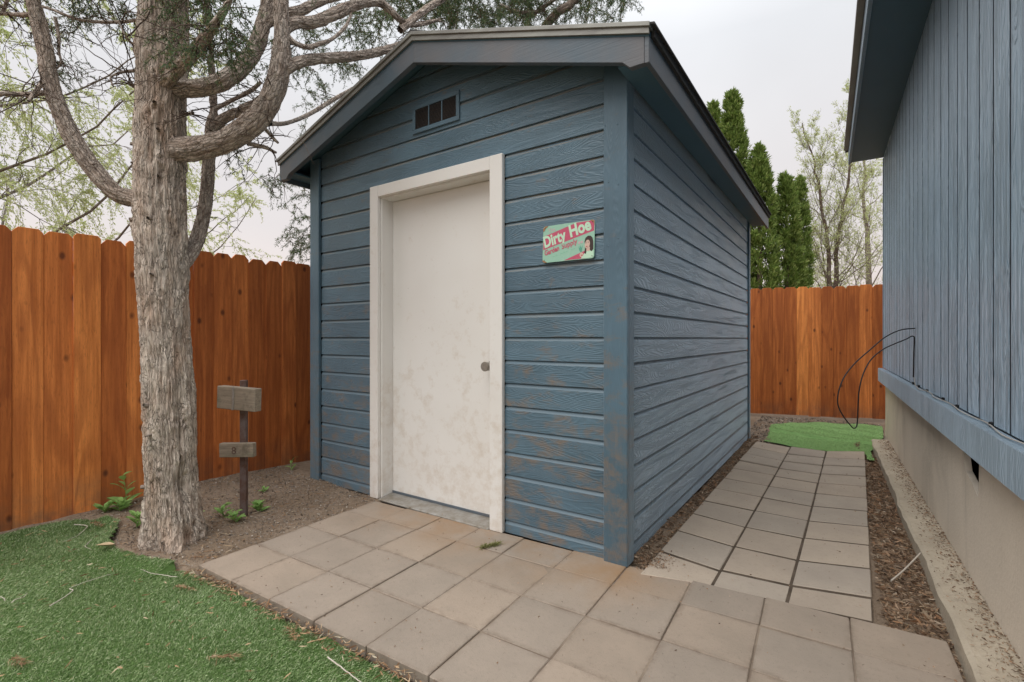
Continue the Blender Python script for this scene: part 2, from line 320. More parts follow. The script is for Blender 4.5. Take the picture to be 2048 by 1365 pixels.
def prism(pts, d0, d1, axis='y', name='prism', c=0.):
    """closed 2D outline extruded along an axis: 'y' outline in xz, 'x' outline in yz, 'z' outline in xy"""
    def P(a, b, d): return (a, d, b) if axis == 'y' else ((d, a, b) if axis == 'x' else (a, b, d))
    bm = bmesh.new(); A = [bm.verts.new(P(a, b, d0)) for a, b in pts]; B = [bm.verts.new(P(a, b, d1)) for a, b in pts]; n_ = len(pts)
    bm.faces.new(A); bm.faces.new(B[::-1])
    for i in range(n_): bm.faces.new((A[i], B[i], B[(i+1) % n_], A[(i+1) % n_]))
    bmesh.ops.recalc_face_normals(bm, faces=bm.faces)
    if c: bmesh.ops.bevel(bm, geom=bm.edges[:], offset=c, segments=1, affect='EDGES')
    me = bpy.data.meshes.new(name); bm.to_mesh(me); bm.free(); return me
def cut(me, co, no):
    """remove the side of a mesh that the normal points to"""
    bm = bmesh.new(); bm.from_mesh(me)
    r = bmesh.ops.bisect_plane(bm, geom=bm.verts[:]+bm.edges[:]+bm.faces[:], plane_co=co, plane_no=no, clear_outer=True)
    ed = [e_ for e_ in r['geom_cut'] if isinstance(e_, bmesh.types.BMEdge)]
    if ed: bmesh.ops.holes_fill(bm, edges=ed)
    ok = len(bm.faces) > 0; bm.to_mesh(me); bm.free(); return ok
def hash3(ix, iy, iz, s):
    h = (ix.astype(np.int64)*374761393 + iy.astype(np.int64)*668265263 + iz.astype(np.int64)*1440662683 + s*974634533) & 0xffffffff
    h = ((h ^ (h >> 13))*1274126177) & 0xffffffff; h = ((h ^ (h >> 16))*2246822519) & 0xffffffff
    return ((h ^ (h >> 15)) & 0xffffff)/float(0xffffff)
def vn(P, s=0):
    i = np.floor(P).astype(np.int64); f = P-i; u = f*f*(3-2*f); r = 0
    for a in (0, 1):
        for b in (0, 1):
            for c in (0, 1):
                r = r + hash3(i[:, 0]+a, i[:, 1]+b, i[:, 2]+c, s)*(u[:, 0] if a else 1-u[:, 0])*(u[:, 1] if b else 1-u[:, 1])*(u[:, 2] if c else 1-u[:, 2])
    return r
def fbm(P, s=0, o=4):
    r = 0; a = .5; t = 0
    for i in range(o): r = r + a*vn(P*2**i, s+i*13); t += a; a *= .5
    return r/t
def spline(pts, n):
    """smooth resampling of rows of numbers (Catmull-Rom)"""
    P = np.array(pts, float); m = len(P)
    if m == 2: t = np.linspace(0, 1, n)[:, None]; return P[0]*(1-t)+P[1]*t
    Q = np.vstack([2*P[0]-P[1], P, 2*P[-1]-P[-2]]); T = np.linspace(0, m-1-1e-6, n); i = T.astype(int); t = (T-i)[:, None]
    a, b, c, d = Q[i], Q[i+1], Q[i+2], Q[i+3]
    return .5*(2*b+(c-a)*t+(2*a-5*b+4*c-d)*t*t+(3*b-a-3*c+d)*t**3)
def tube(C, R, n, disp=None, cap=True, uvw=False):
    """tube along centres C (m,3) with radii R; disp(u, arc, pos) gives a radial offset"""
    m = len(C); T = np.gradient(C, axis=0); T /= np.linalg.norm(T, axis=1)[:, None]+1e-9
    N = np.zeros_like(C); up = np.array([0, 0, 1.]) if abs(T[0, 2]) < .9 else np.array([1., 0, 0])
    N[0] = up-T[0]*(up@T[0]); N[0] /= np.linalg.norm(N[0])
    for i in range(1, m): q = N[i-1]-T[i]*(N[i-1]@T[i]); N[i] = q/(np.linalg.norm(q)+1e-9)
    B = np.cross(T, N); a = np.arange(n)*2*np.pi/n
    D = N[:, None]*np.cos(a)[None, :, None]+B[:, None]*np.sin(a)[None, :, None]
    arc = np.concatenate([[0], np.cumsum(np.linalg.norm(np.diff(C, axis=0), axis=1))])
    rr = np.repeat(R[:, None], n, 1)
    if disp is not None: rr = rr + disp(np.repeat(a[None], m, 0), np.repeat(arc[:, None], n, 1), rr, D)
    V = (C[:, None]+D*rr[..., None]).reshape(-1, 3)
    i = np.arange(m-1)[:, None]*n; j = np.arange(n)[None]; j2 = (j+1) % n
    F_ = np.stack([i+j, i+j2, i+n+j2, i+n+j], -1).reshape(-1, 4)
    if cap:
        V = np.vstack([V, C[-1]+T[-1]*R[-1]*.5]); e_ = (m-1)*n; jj = np.arange(n); F_ = np.vstack([F_, np.stack([e_+jj, e_+(jj+1) % n, np.full(n, len(V)-1), np.full(n, len(V)-1)], -1)])
    if uvw:
        q = np.stack([np.cos(a)[None]*R[:, None], np.sin(a)[None]*R[:, None], np.repeat(arc[:, None], n, 1)], -1).reshape(-1, 3); q = np.vstack([q, q[-1:]]) if cap else q
        return V, F_, q
    return V, F_
def dedup(F_): return F_
class Acc:
    """collects many little pieces into one mesh of quads"""
    def __init__(s): s.V = []; s.F = []; s.n = 0
    def add(s, V, F_): s.V.append(np.asarray(V, np.float32)); s.F.append(np.asarray(F_, np.int64)+s.n); s.n += len(V)
    def mesh(s, name, smooth=False): return np_mesh(name, np.vstack(s.V), np.vstack(s.F), smooth)
def tube_nocap(C, R, n): return tube(C, R, n, None, False)
def unit(a): return a/(np.linalg.norm(a, axis=-1, keepdims=True)+1e-9)
def blades(P, D, L, Wd, rng_, bend=.5, grav=0.):
    """thin two-quad leaves: base points P, directions D, lengths L, widths Wd"""
    n = len(P); rv = unit(rng_.normal(size=(n, 3))); side = unit(np.cross(D, rv))*Wd[:, None]*.5
    nrm = unit(np.cross(side, D)); mid = P+D*L[:, None]*.5; tip = P+D*L[:, None]+nrm*(L*bend*rng_.uniform(-.5, .5, n))[:, None]; tip[:, 2] -= grav*L
    V = np.stack([P-side*.6, P+side*.6, mid+side, mid-side, tip+side*.15, tip-side*.15], 1).reshape(-1, 3)
    b = np.arange(n)[:, None]*6; F_ = np.concatenate([b+np.array([[0, 1, 2, 3]]), b+np.array([[3, 2, 4, 5]])], 0)
    return V, F_
def leaves(P, D, L, Wd, rng_):
    """diamond leaves, one quad each"""
    n = len(P); rv = unit(rng_.normal(size=(n, 3))); side = unit(np.cross(D, rv))*Wd[:, None]*.5
    mid = P+D*(L*.45)[:, None]; tip = P+D*L[:, None]
    V = np.stack([P, mid+side, tip, mid-side], 1).reshape(-1, 3); b = np.arange(n)[:, None]*4
    return V, b+np.array([[0, 1, 2, 3]])

# ------------------------------------------------------------------ ground
def in_poly(X, Y, poly):
    r = np.zeros(X.shape, bool); n_ = len(poly); j = n_-1
    for i in range(n_):
        xi, yi = poly[i]; xj, yj = poly[j]
        c = ((yi > Y) != (yj > Y)) & (X < (xj-xi)*(Y-yi)/(yj-yi+1e-12)+xi); r ^= c; j = i
    return r
TURF = [(-3.17, -1.60), (-3.15, -1.46), (-3.10, -1.34), (-2.95, -1.25), (-2.80, -1.235), (-2.66, -1.30), (-2.50, -1.38), (-2.30, -1.395), (-2.12, -1.36), (-1.96, -1.295), (-1.80, -1.245), (-1.0, -1.215), (1.5, -1.10), (1.5, -4.2), (-3.17, -4.2)]
def ground_z(X, Y):
    P = np.stack([X, Y, X*0], -1).reshape(-1, 3)
    n = (fbm(P*1.6, 3, 4)-.5).reshape(X.shape); f = (fbm(P*14, 9, 3)-.5).reshape(X.shape)
    z = .0+.05*n+.014*f
    z += .045*np.exp(-((X+3.15)/.35)**2)*np.exp(-((Y+.45)/.8)**2) + .025*np.exp(-((X+2.5)/.25)**2-((Y+.2)/.3)**2)
    z = np.where(in_poly(X, Y, TURF), -.075, z)
    patio = (X > -1.80) & (X < 1.29) & (Y > -1.27) & (Y < .08); z = np.where(patio, -.07, z)
    path = (X > .06) & (X < 1.10) & (Y > -.05) & (Y < 3.75); z = np.where(path, -.0125+.004*n+.003*f, z)
    strip = (X > 1.04) & (X < 1.5) & (Y > -1.2) & (Y < 4.4); z = np.where(strip, -.03+.02*n+.012*f, z)
    z = np.where((X > -2.6) & (X < -.02) & (Y > .02) & (Y < 3.7), -.06, z)
    return z
def axis(lo, hi, step, far):
    a = list(np.arange(lo, hi+1e-6, step)); s_ = step; q = hi
    while q < far: s_ *= 1.5; q += s_; a.append(q)
    s_ = step; q = lo
    while q > -far: s_ *= 1.5; q -= s_; a.insert(0, q)
    return np.array(a)
ax_, ay_ = axis(-3.6, 1.8, .03, 400), axis(-2.6, 6.2, .03, 400)
GX, GY = np.meshgrid(ax_, ay_, indexing='ij'); GZ = ground_z(GX, GY)
far = np.maximum(np.abs(GX)-12, 0)+np.maximum(np.abs(GY)-12, 0); GZ = np.where(far > 0, -.05, GZ)
nx, ny = GX.shape; ii = (np.arange(nx-1)[:, None]*ny+np.arange(ny-1)[None]).ravel()
g = link('ground', np_mesh('ground', np.stack([GX, GY, GZ], -1).reshape(-1, 3), np.stack([ii, ii+ny, ii+ny+1, ii+1], -1), True), 'soil'); tag(g, kind='structure')
def gz(x, y): return float(ground_z(np.array([[x]]), np.array([[y]]))[0, 0])

# ------------------------------------------------------------------ patio of square pavers (rows turned 2.3 degrees from the shed)
patio = empty('patio', (-1.781, -1.222, 0)); tag(patio, kind='structure')
th = rad(2.3); U = Vector((math.cos(th), math.sin(th), 0)); Vv = Vector((-math.sin(th), math.cos(th), 0)); O = Vector((-1.781, -1.222, 0))
rowv = [0, .306, .622, .93]
def quad_paver(corners, z0, z1, c=.003, tilt=(0, 0)):
    bm = bmesh.new(); A = [bm.verts.new((x_, y_, z0)) for x_, y_ in corners]; B = [bm.verts.new((x_, y_, z1+x_*tilt[0]+y_*tilt[1])) for x_, y_ in corners]
    bm.faces.new(A[::-1]); bm.faces.new(B)
    for i in range(4): bm.faces.new((A[i], A[(i+1) % 4], B[(i+1) % 4], B[i]))
    bmesh.ops.bevel(bm, geom=[e_ for e_ in bm.edges if all(v_ in B for v_ in e_.verts)]+[e_ for e_ in bm.edges if (e_.verts[0] in A) != (e_.verts[1] in A)], offset=c, segments=1, affect='EDGES')
    me = bpy.data.meshes.new('paver'); bm.to_mesh(me); bm.free(); return me
for kx in range(10):
    for r in range(4):
        v0 = rowv[r]; v1 = rowv[r+1] if r < 3 else (1.165 if kx < 6 else 1.155+.012*(kx-6))
        g_ = .0026; cc = []
        for du, dv in ((0, 0), (1, 0), (1, 1), (0, 1)):
            p_ = U*((kx+du)*.3075+(g_ if du == 0 else -g_)+random.uniform(-.0015, .0015))+Vv*((v1-g_) if dv else (v0+g_)); cc.append(p_)
        ctr = sum(cc, Vector())/4; zt = random.uniform(-.003, .003)
        me = quad_paver([(p_.x-ctr.x, p_.y-ctr.y) for p_ in cc], -.045, zt, .003, (random.uniform(-.008, .008), random.uniform(-.008, .008)))
        link('paver', me, 'paver', patio, O+ctr)
sb = link('joint_sand', prism([(-.0, .01), (3.07, .01), (3.07, 1.17), (0, 1.16)], -.06, -.0045, 'z', 'joint_sand'), 'joint_sand', patio, O, (0, 0, th)); 
# side path
path = empty('side_path', (.55, .2, 0)); tag(path, kind='structure')
XL = lambda y: .092; X12 = lambda y: .412+.0085*y; X23 = lambda y: .712+.013*y; XR = lambda y: 1.018+.0165*y
cols = [(XL, [-.06, .259, .599, .945, 1.251, 1.596, 1.927, 2.297, 2.62, 2.95, 3.303, 3.656], X12, [.02, .2, .538, .878, 1.226, 1.565, 1.885, 2.248, 2.53, 2.814, 3.141, 3.522]),
        (X12, [.02, .21, .546, .885, 1.226, 1.56, 1.885, 2.22, 2.52, 2.814, 3.141, 3.522], X23, [.04, .232, .546, .889, 1.215, 1.539, 1.879, 2.196, 2.502, 2.831, 3.154, 3.482]),
        (X23, [.04, .236, .55, .895, 1.22, 1.55, 1.885, 2.2, 2.52, 2.85, 3.17, 3.5], XR, [.08, .31, .645, .985, 1.31, 1.64, 1.955, 2.30, 2.64, 2.985, 3.30, 3.70])]
for ci, (xa, la, xb, lb) in enumerate(cols):
    for r in range(11):
        g_ = random.uniform(.003, .006); h_ = random.uniform(.0075, .011)
        cc = [(xa(la[r])+g_, la[r]+h_), (xb(lb[r])-g_, lb[r]+h_), (xb(lb[r+1])-g_, lb[r+1]-h_), (xa(la[r+1])+g_, la[r+1]-h_)]
        mx_ = sum(p_[0] for p_ in cc)/4; my_ = sum(p_[1] for p_ in cc)/4
        zt = .0008 if r == 0 else random.uniform(.0014, .004)+(random.uniform(.002, .012) if r > 7 else 0); tl = (random.uniform(-.006, .006), random.uniform(-.007, .006)) if r else (0, 0)
        link('paver', quad_paver([(p_[0]-mx_, p_[1]-my_) for p_ in cc], -.05, zt, .004, tl), 'path_paver', path, (mx_, my_, 0))

link('joint_soil', prism([(.095, .0), (.70, .05), (1.015, .085), (1.07, 3.68), (.76, 3.47), (.44, 3.51), (.095, 3.62)], -.06, -.0004, 'z', 'joint_soil'), 'joint_soil', path)

# ------------------------------------------------------------------ turf
def turf_patch(name, poly, zf, mbase, mblade, dens, hh, rng_, lean, step=.03, kind='stuff'):
    P = np.array(poly); lo = P.min(0); hi = P.max(0)
    xs = np.arange(lo[0], hi[0]+step, step); ys = np.arange(lo[1], hi[1]+step, step); X, Y = np.meshgrid(xs, ys, indexing='ij'); Z = zf(X, Y)
    ok = in_poly(X+step/2, Y+step/2, poly)[:-1, :-1]; n_ = len(ys); idx = (np.arange(len(xs)-1)[:, None]*n_+np.arange(n_-1)[None])[ok]
    root = link(name, np_mesh(name, np.stack([X, Y, Z], -1).reshape(-1, 3), np.stack([idx, idx+n_, idx+n_+1, idx+1], -1), True), mbase)
    n = int((hi-lo).prod()*dens); Q = rng_.uniform(lo, hi, (n, 2))
    d = np.hypot(Q[:, 0]-.93, Q[:, 1]+2.37); keep = in_poly(Q[:, 0], Q[:, 1], poly)&(d > .6)
    Q = Q[keep]; n = len(Q); z = zf(Q[:, 0], Q[:, 1]); B = np.stack([Q[:, 0], Q[:, 1], z-.002], -1)
    sw = fbm(np.stack([Q[:, 0]*2.2, Q[:, 1]*2.2, Q[:, 0]*0], -1), 21, 3)*2*np.pi*1.5
    D = np.stack([np.cos(sw)*.35+lean[0], np.sin(sw)*.35+lean[1], np.full(n, .75)], -1)+rng_.normal(0, .32, (n, 3)); D[:, 2] = np.abs(D[:, 2])+.1; D = unit(D)
    V, F_ = blades(B, D, rng_.uniform(.6, 1.25, n)*hh, np.full(n, .0024 if dens > 20000 else .005), rng_, .7, .15)
    bl = link('grass_blades', np_mesh('grass_blades', V, F_), mblade, root); tag(bl, kind='stuff')
    return root
def turf_z(X, Y):
    P = np.stack([X, Y, X*0], -1).reshape(-1, 3); z = -.034+.03*(fbm(P*2.1, 31, 3)-.5).reshape(np.shape(X))
    # the rolled edge round the tree
    ex = np.array(TURF[3:11]); d = np.full(np.shape(X), 9.)
    for a, b in zip(ex[:-1], ex[1:]):
        t = np.clip(((X-a[0])*(b[0]-a[0])+(Y-a[1])*(b[1]-a[1]))/((b-a)@(b-a)), 0, 1); d = np.minimum(d, np.hypot(X-a[0]-t*(b[0]-a[0]), Y-a[1]-t*(b[1]-a[1])))
    z = z+.045*np.exp(-(d/.07)**2)*(X < -1.9)+.03*np.exp(-((X+3.15)/.15)**2)
    return z
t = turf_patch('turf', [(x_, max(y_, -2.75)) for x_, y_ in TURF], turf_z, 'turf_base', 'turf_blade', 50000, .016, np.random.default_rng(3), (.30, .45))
tag(t, 'green artificial turf lawn in front of the juniper and patio', 'turf', kind='stuff')
TURF2 = [(.12, 4.75), (.30, 5.10), (.85, 5.42), (1.30, 5.42), (1.27, 4.62), (1.20, 4.15), (1.12, 3.75), (1.14, 3.35), (1.095, 3.33), (1.07, 3.72), (.765, 3.53), (.45, 3.58), (.16, 3.72), (.16, 4.1)]
def far_z(X, Y):
    P = np.stack([X, Y, X*0], -1).reshape(-1, 3); f = (fbm(P*3.3, 41, 3)-.5).reshape(np.shape(X)); z = .006+.02*f
    fold = 4.30-.24*(X-.4)+.05*np.sin(X*7); up = 1/(1+np.exp(-(Y-fold)/.007)); rip = .003*np.sin((Y+.3*X)*17+X*3)*up
    return z*.5+up*(.024+.006*np.sin(X*13))+rip
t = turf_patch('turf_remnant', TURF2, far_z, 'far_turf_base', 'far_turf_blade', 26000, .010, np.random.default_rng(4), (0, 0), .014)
tag(t, 'bright green folded scrap of artificial turf at the end of the side path', 'turf', kind='stuff')

# ------------------------------------------------------------------ shed
SX0, SX1, SY1 = -2.63, 0., 3.76; AX = -1.315; SL = .322
def ztop(x): return 3.065-SL*abs(x-AX)
shed = empty('garden_shed', (AX, 1.88, 0), 'small gabled shed with blue lap siding and a white door', 'shed')
fw = link('front_wall', prism([(SX0+.03, .004), (-1.90, .004), (-1.90, 2.20), (-.76, 2.20), (-.76, .004), (SX1-.03, .004), (SX1-.03, ztop(0)-.08), (AX, ztop(AX)-.09), (SX0+.03, ztop(SX0)-.08)], .016, .04, 'y', 'front_wall'), 'dark_void', shed)
sw_ = link('side_wall', prism([(.045, .004), (SY1-.03, .004), (SY1-.03, ztop(0)-.08), (.045, ztop(0)-.08)], -.05, -.016, 'x', 'side_wall'), 'dark_void', shed)
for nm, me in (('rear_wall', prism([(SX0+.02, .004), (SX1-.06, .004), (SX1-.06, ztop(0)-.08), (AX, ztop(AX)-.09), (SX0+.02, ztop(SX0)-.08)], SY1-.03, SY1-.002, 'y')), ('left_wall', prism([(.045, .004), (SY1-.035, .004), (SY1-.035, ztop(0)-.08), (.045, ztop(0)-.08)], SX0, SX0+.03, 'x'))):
    link(nm, me, 'siding_brightened', shed)
PIT = .135; Z0 = 1.155-9*PIT
def lap(x0, x1, zb, h=PIT):
    """one lap board in its own frame: x along the board, face towards -y, cove cut along its top edge"""
    pr = [(.0, 0), (.0, h*.85-.004), (.0145, h-.001), (.0145, h+.006), (.0155, h+.006), (.0155, 0)]
    L = x1-x0; V = []; 
    for x_ in (0, L): V += [(x_, y_, z_) for y_, z_ in pr]
    n_ = 6; F_ = [tuple(range(n_))[::-1], tuple(range(n_, 2*n_))]+[(i, (i+1) % n_, n_+(i+1) % n_, n_+i) for i in range(n_)]
    me = mesh('siding_board', V, F_); 
    for p_ in me.polygons:
        if abs(p_.normal.z) > .25 and abs(p_.normal.y) > .25: p_.material_index = 1
    bm = bmesh.new(); bm.from_mesh(me); bmesh.ops.recalc_face_normals(bm, faces=bm.faces); bm.to_mesh(me); bm.free()
    return me
for n_ in range(0, 23):
    zb = Z0+PIT*n_; segs = [(SX0+.095, -1.918), (-.742, -.104)] if n_ < 17 else [(SX0+.095, -.104)]
    for a, b in segs:
        me = lap(a, b, zb); ok = True
        if n_ == 0: ok = cut(me, (0, 0, .003-zb), (0, 0, -1))
        for sgn in (1, -1):
            ok = ok and cut(me, (AX-a, 0, ztop(AX)-.075-zb), Vector((sgn*SL, 0, 1)).normalized())
        if ok and len(me.polygons): 
            dx = random.uniform(-.0008, .0008); link('siding_board', me, ['siding_front', 'bevel_dirt'], fw, (a, dx, zb+random.uniform(-.001, .001)))
for n_ in range(0, 19):
    zb = Z0+PIT*n_; me = lap(.045, SY1-.02, zb); ok = True
    if n_ == 0: cut(me, (0, 0, .003-zb), (0, 0, -1))
    if zb+PIT > ztop(0)-.075: ok = cut(me, (0, 0, ztop(0)-.075-zb), (0, 0, 1))
    if ok and len(me.polygons): link('siding_board', me, ['siding_brightened', 'siding_brightened'], sw_, (random.uniform(-.0008, .0008), .045, zb+random.uniform(-.001, .001)), (0, 0, rad(90)))
# corner boards
link('corner_board', cbox(-.106, .022, -.024, -.002, .0, ztop(0)-.066, .003), 'corner_blue', shed)
link('corner_board', cbox(-.001, .0215, -.0015, .072, .0, ztop(0)-.066, .003), 'corner_blue', shed)
link('corner_board', cbox(SX0-.022, SX0+.093, -.024, -.002, .0, ztop(SX0)-.066, .003), 'corner_blue', shed)
link('corner_board', cbox(SX0-.0215, SX0+.001, -.0015, .07, .0, ztop(SX0)-.066, .003), 'corner_blue', shed)
link('corner_board', cbox(-.001, .0215, SY1-.055, SY1+.002, .0, ztop(0)-.066, .003), 'corner_blue', shed)
# roof
YF, YB = -.185, 3.93; EV = .185
def slope_slab(side, x_out, d_top, d_bot, y0, y1, name, x_in=AX, c=0):
    a, b = (x_in, x_out)
    return prism([(a, ztop(a)-d_top), (b, ztop(b)-d_top), (b, ztop(b)-d_bot), (a, ztop(a)-d_bot)], y0, y1, 'y', name, c)
roof = link('roof', prism([(SX0-EV, ztop(SX0-EV)-.032), (AX, ztop(AX)-.032), (SX1+EV, ztop(SX1+EV)-.032), (SX1+EV, ztop(SX1+EV)-.064), (AX, ztop(AX)-.064), (SX0-EV, ztop(SX0-EV)-.064)], YF, YB, 'y', 'roof'), 'soffit_blue', shed)
NC = 12; LS = (SX1+EV+.02-AX)
for side in (1, -1):
    for q in range(NC):
        x0 = AX+side*LS*q/NC; x1 = AX+side*(LS*(q+1)/NC+.05 if q < NC-1 else LS+.012)
        a, b = x0, x1
        me = prism([(a, ztop(a)-.024), (b, ztop(b)-.014), (b, ztop(b)-.005), (a, ztop(a)-.017)], YF-.018+random.uniform(-.004, .004), YB+.02, 'y', 'shingle_course')
        link('shingle_course', me, 'shingle', roof)
cap_w = .14
for q in range(16):
    y0 = YF-.02+q*.257; me = prism([(AX-cap_w, ztop(AX-cap_w)-.004), (AX, ztop(AX)+.006), (AX+cap_w, ztop(AX+cap_w)-.004), (AX+cap_w, ztop(AX+cap_w)-.012), (AX, ztop(AX)-.004), (AX-cap_w, ztop(AX-cap_w)-.012)], y0, y0+.275, 'y', 'ridge_shingle')
    link('ridge_shingle', me, 'shingle', roof, (0, 0, .004*(q % 2)))
xr, xl = SX1+EV, SX0-EV
for s_, xo in ((1, xr), (-1, xl)):
    xe = xo-.02*s_
    pts = [(AX, ztop(AX)-.066+.002), (xe, ztop(xe)-.064), (xe, ztop(xe)-.185), (xe-.07*s_, ztop(xe)-.185), (xe-.105*s_, ztop(xe-.105*s_)-.185), (AX, ztop(AX)-.190)]
    me = prism(pts, YF, YF+.036, 'y', 'rake_board', .002); link('rake_board', me, 'fascia', shed)
    pts = [(AX, ztop(AX)-.006), (xo+.012*s_, ztop(xo+.012*s_)-.006), (xo+.012*s_, ztop(xo+.012*s_)-.028), (AX, ztop(AX)-.028)]
    dr = link('drip_edge', prism(pts, YF-.024, YF+.03, 'y', 'drip_edge', .002), 'drip_metal', shed)
    pts = [(AX, ztop(AX)-.0285), (xo+.006*s_, ztop(xo)-.0295), (xo+.006*s_, ztop(xo)-.058), (AX, ztop(AX)-.058)]
    link('drip_flange', prism(pts, YF-.014, YF-.0015, 'y', 'drip_flange', .001), 'drip_metal', dr)
    ff = link('fascia_board', cbox(min(xe, xe+.022*s_)-(0), max(xe, xe+.022*s_), YF+.001, YB-.01, ztop(xe)-.187, ztop(xe)-.066, .002), 'fascia', shed)
    link('drip_edge', cbox(min(xo, xo+.018*s_), max(xo, xo+.018*s_), YF+.032, YB, ztop(xo)-.058, ztop(xo)-.012, .002), 'shingle', shed)
    link('soffit_panel', cbox(min(xe-.006*s_, (SX1+.024 if s_ > 0 else SX0-.024)), max(xe-.006*s_, (SX1+.024 if s_ > 0 else SX0-.024)), YF+.037, YB-.05, ztop(xe)-.150, ztop(xe)-.138, 0), 'soffit_blue', shed)
# door
dp = link('door', cbox(-1.818, -.842, .100, .140, .022, 2.143, .002), 'white_paint', shed)
for a, b, z_, r_, y0, y1 in ((-.905, .973, 0, .036, .085, .100), (-.905, .973, 0, .014, .06, .086), (-.905, .973, 0, .030, .010, .062)):
    bm = bmesh.new(); bmesh.ops.create_cone(bm, cap_ends=True, segments=28, radius1=r_*(1.0 if y0 > .05 else .82), radius2=r_, depth=y1-y0); bmesh.ops.rotate(bm, verts=bm.verts, matrix=Matrix.Rotation(rad(90), 3, 'X').to_3x3())
    bmesh.ops.bevel(bm, geom=[e_ for e_ in bm.edges if abs((e_.verts[0].co-e_.verts[1].co).y) < 1e-5], offset=.003, segments=2, affect='EDGES')
    me = bpy.data.meshes.new('knob'); bm.to_mesh(me); bm.free(); link('door_knob', me, 'old_brass', dp, (a, (y0+y1)/2, b))
link('door_trim', cbox(-1.917, -1.832, -.030, -.001, .002, 2.236, .003), 'white_paint', shed)
link('door_trim', cbox(-.836, -.743, -.030, -.001, .002, 2.236, .003), 'white_paint', shed)
link('door_trim', cbox(-1.8315, -.8365, -.0295, -.001, 2.154, 2.2355, .003), 'white_paint', shed)
link('door_jamb', cbox(-1.850, -1.819, -.0, .145, .003, 2.172, .002), 'white_paint', shed)
link('door_jamb', cbox(-.8415, -.815, -.0, .145, .003, 2.172, .002), 'white_paint', shed)
link('door_jamb', cbox(-1.8185, -.842, -.0, .145, 2.145, 2.172, .002), 'white_paint', shed)
link('threshold', prism([(-.034, -.004), (.098, -.004), (.098, .020), (.06, .018), (-.026, .008), (-.034, .002)], -1.8185, -.8425, 'x', 'threshold'), 'galvanised', shed)
link('door_sweep', cbox(-1.815, -.845, .092, .0995, .020, .036, .001), 'fascia', dp)
# gable vent
vx0, vx1, vz0, vz1 = -1.503, -1.090, 2.527, 2.716
vent = link('gable_vent', prism([(vx0+.02, vz0+.02), (vx1-.02, vz0+.02), (vx1-.02, vz1-.02), (vx0+.02, vz1-.02)], -.003, -.0015, 'y', 'gable_vent'), 'dark_void', shed)
for a, b, c_, d in ((vx0, vx1, vz0, vz0+.028), (vx0, vx1, vz1-.028, vz1), (vx0, vx0+.026, vz0+.0285, vz1-.0285), (vx1-.026, vx1, vz0+.0285, vz1-.0285), (vx0+.146, vx0+.154, vz0+.0285, vz1-.0285), (vx0+.262, vx0+.270, vz0+.0285, vz1-.0285)):
    link('vent_frame', cbox(a, b, -.011, -.0032, c_, d, .001), 'siding_front', vent)
sl_me = {}
for x0, x1 in ((vx0+.0265, vx0+.1455), (vx0+.1545, vx0+.2615), (vx0+.2705, vx1-.0265)):
    me = prism([(-.010, -.0032), (-.0095, -.0018), (-.004, .0030), (-.0033, .0016)], x0, x1, 'x', 'slat')
    for q in range(16): link('slat', me, 'vent_slat', vent, (0, 0, vz0+.036+q*.0078))
# nails on corner boards
nm = bpy.data.meshes.new('nail'); bm = bmesh.new(); bmesh.ops.create_uvsphere(bm, u_segments=8, v_segments=5, radius=.003); bm.to_mesh(nm); bm.free()
for z_ in (.35, .75, 1.05, 1.32, 1.62, 1.95, 2.25):
    for x_ in (-.088, -.02): link('nail_head', nm, 'corner_blue', shed, (x_+random.uniform(-.01, .01), -.0245, z_+random.uniform(-.04, .04)))

# ------------------------------------------------------------------ tin sign on the shed
sx0, sz0, sw2, sh2 = -.477, 1.567, .314, .205
sg = empty('tin_sign', (sx0+sw2/2, -.012, sz0), 'mint and pink tin garden supply sign screwed to the blue siding', 'sign')
SY = -.0125
def rrect(x0, z0, x1, z1, r, n_=5):
    P = []
    for cx_, cz_, a0 in ((x1-r, z1-r, 0), (x0+r, z1-r, 90), (x0+r, z0+r, 180), (x1-r, z0+r, 270)):
        for i in range(n_+1): a = rad(a0+90*i/n_); P.append((cx_+r*math.cos(a), cz_+r*math.sin(a)))
    return P
pl = link('plate', prism(rrect(0, 0, sw2, sh2, .014), -.0012, .0012, 'y', 'plate'), 'sign_mint', sg, (sx0, SY, sz0), (rad(-3), 0, 0))
def flat(name, pts, mat_, layer):
    return link(name, prism(pts, -.0013-.00025*layer, -.0012-.00025*layer+.0002, 'y', name), mat_, sg, (sx0, SY, sz0), (rad(-3), 0, 0))
def ell(cx_, cz_, a, b, n_=20, rot=0):
    return [(cx_+a*math.cos(t_)*math.cos(rot)-b*math.sin(t_)*math.sin(rot), cz_+a*math.cos(t_)*math.sin(rot)+b*math.sin(t_)*math.cos(rot)) for t_ in [2*math.pi*i/n_ for i in range(n_)]]
k_ = .24
flat('pink_band', [(.003, .072), (sw2-.003, .072+k_*.308+.0), (sw2-.003, sh2-.004), (.208, sh2-.004), (.003, .148)], 'sign_pink', 1)
flat('pink_wedge', [(.135, .003), (sw2-.055, .003), (sw2-.055, .044)], 'sign_pink', 1)
flat('shirt', [(.236, .004), (sw2-.010, .004), (sw2-.004, .012), (sw2-.005, .040), (.285, .048), (.262, .038), (.250, .02)], 'sign_pale', 2)
flat('hair', [(.256, .030), (.262, .070), (.256, .092), (.262, .112), (.276, .122), (.292, .120), (.303, .108), (.308, .085), (.309, .050), (.300, .036), (.288, .044), (.270, .040), (.266, .026)], 'sign_hair', 3)
flat('face', ell(.2735, .077, .0145, .0235, 20, rad(-8)), 'sign_skin', 4); flat('neck', [(.268, .040), (.288, .040), (.289, .062), (.270, .062)], 'sign_skin', 4)
flat('hair_lock', [(.283, .104), (.296, .100), (.300, .080), (.298, .048), (.288, .052), (.289, .080), (.286, .094)], 'sign_hair', 5)
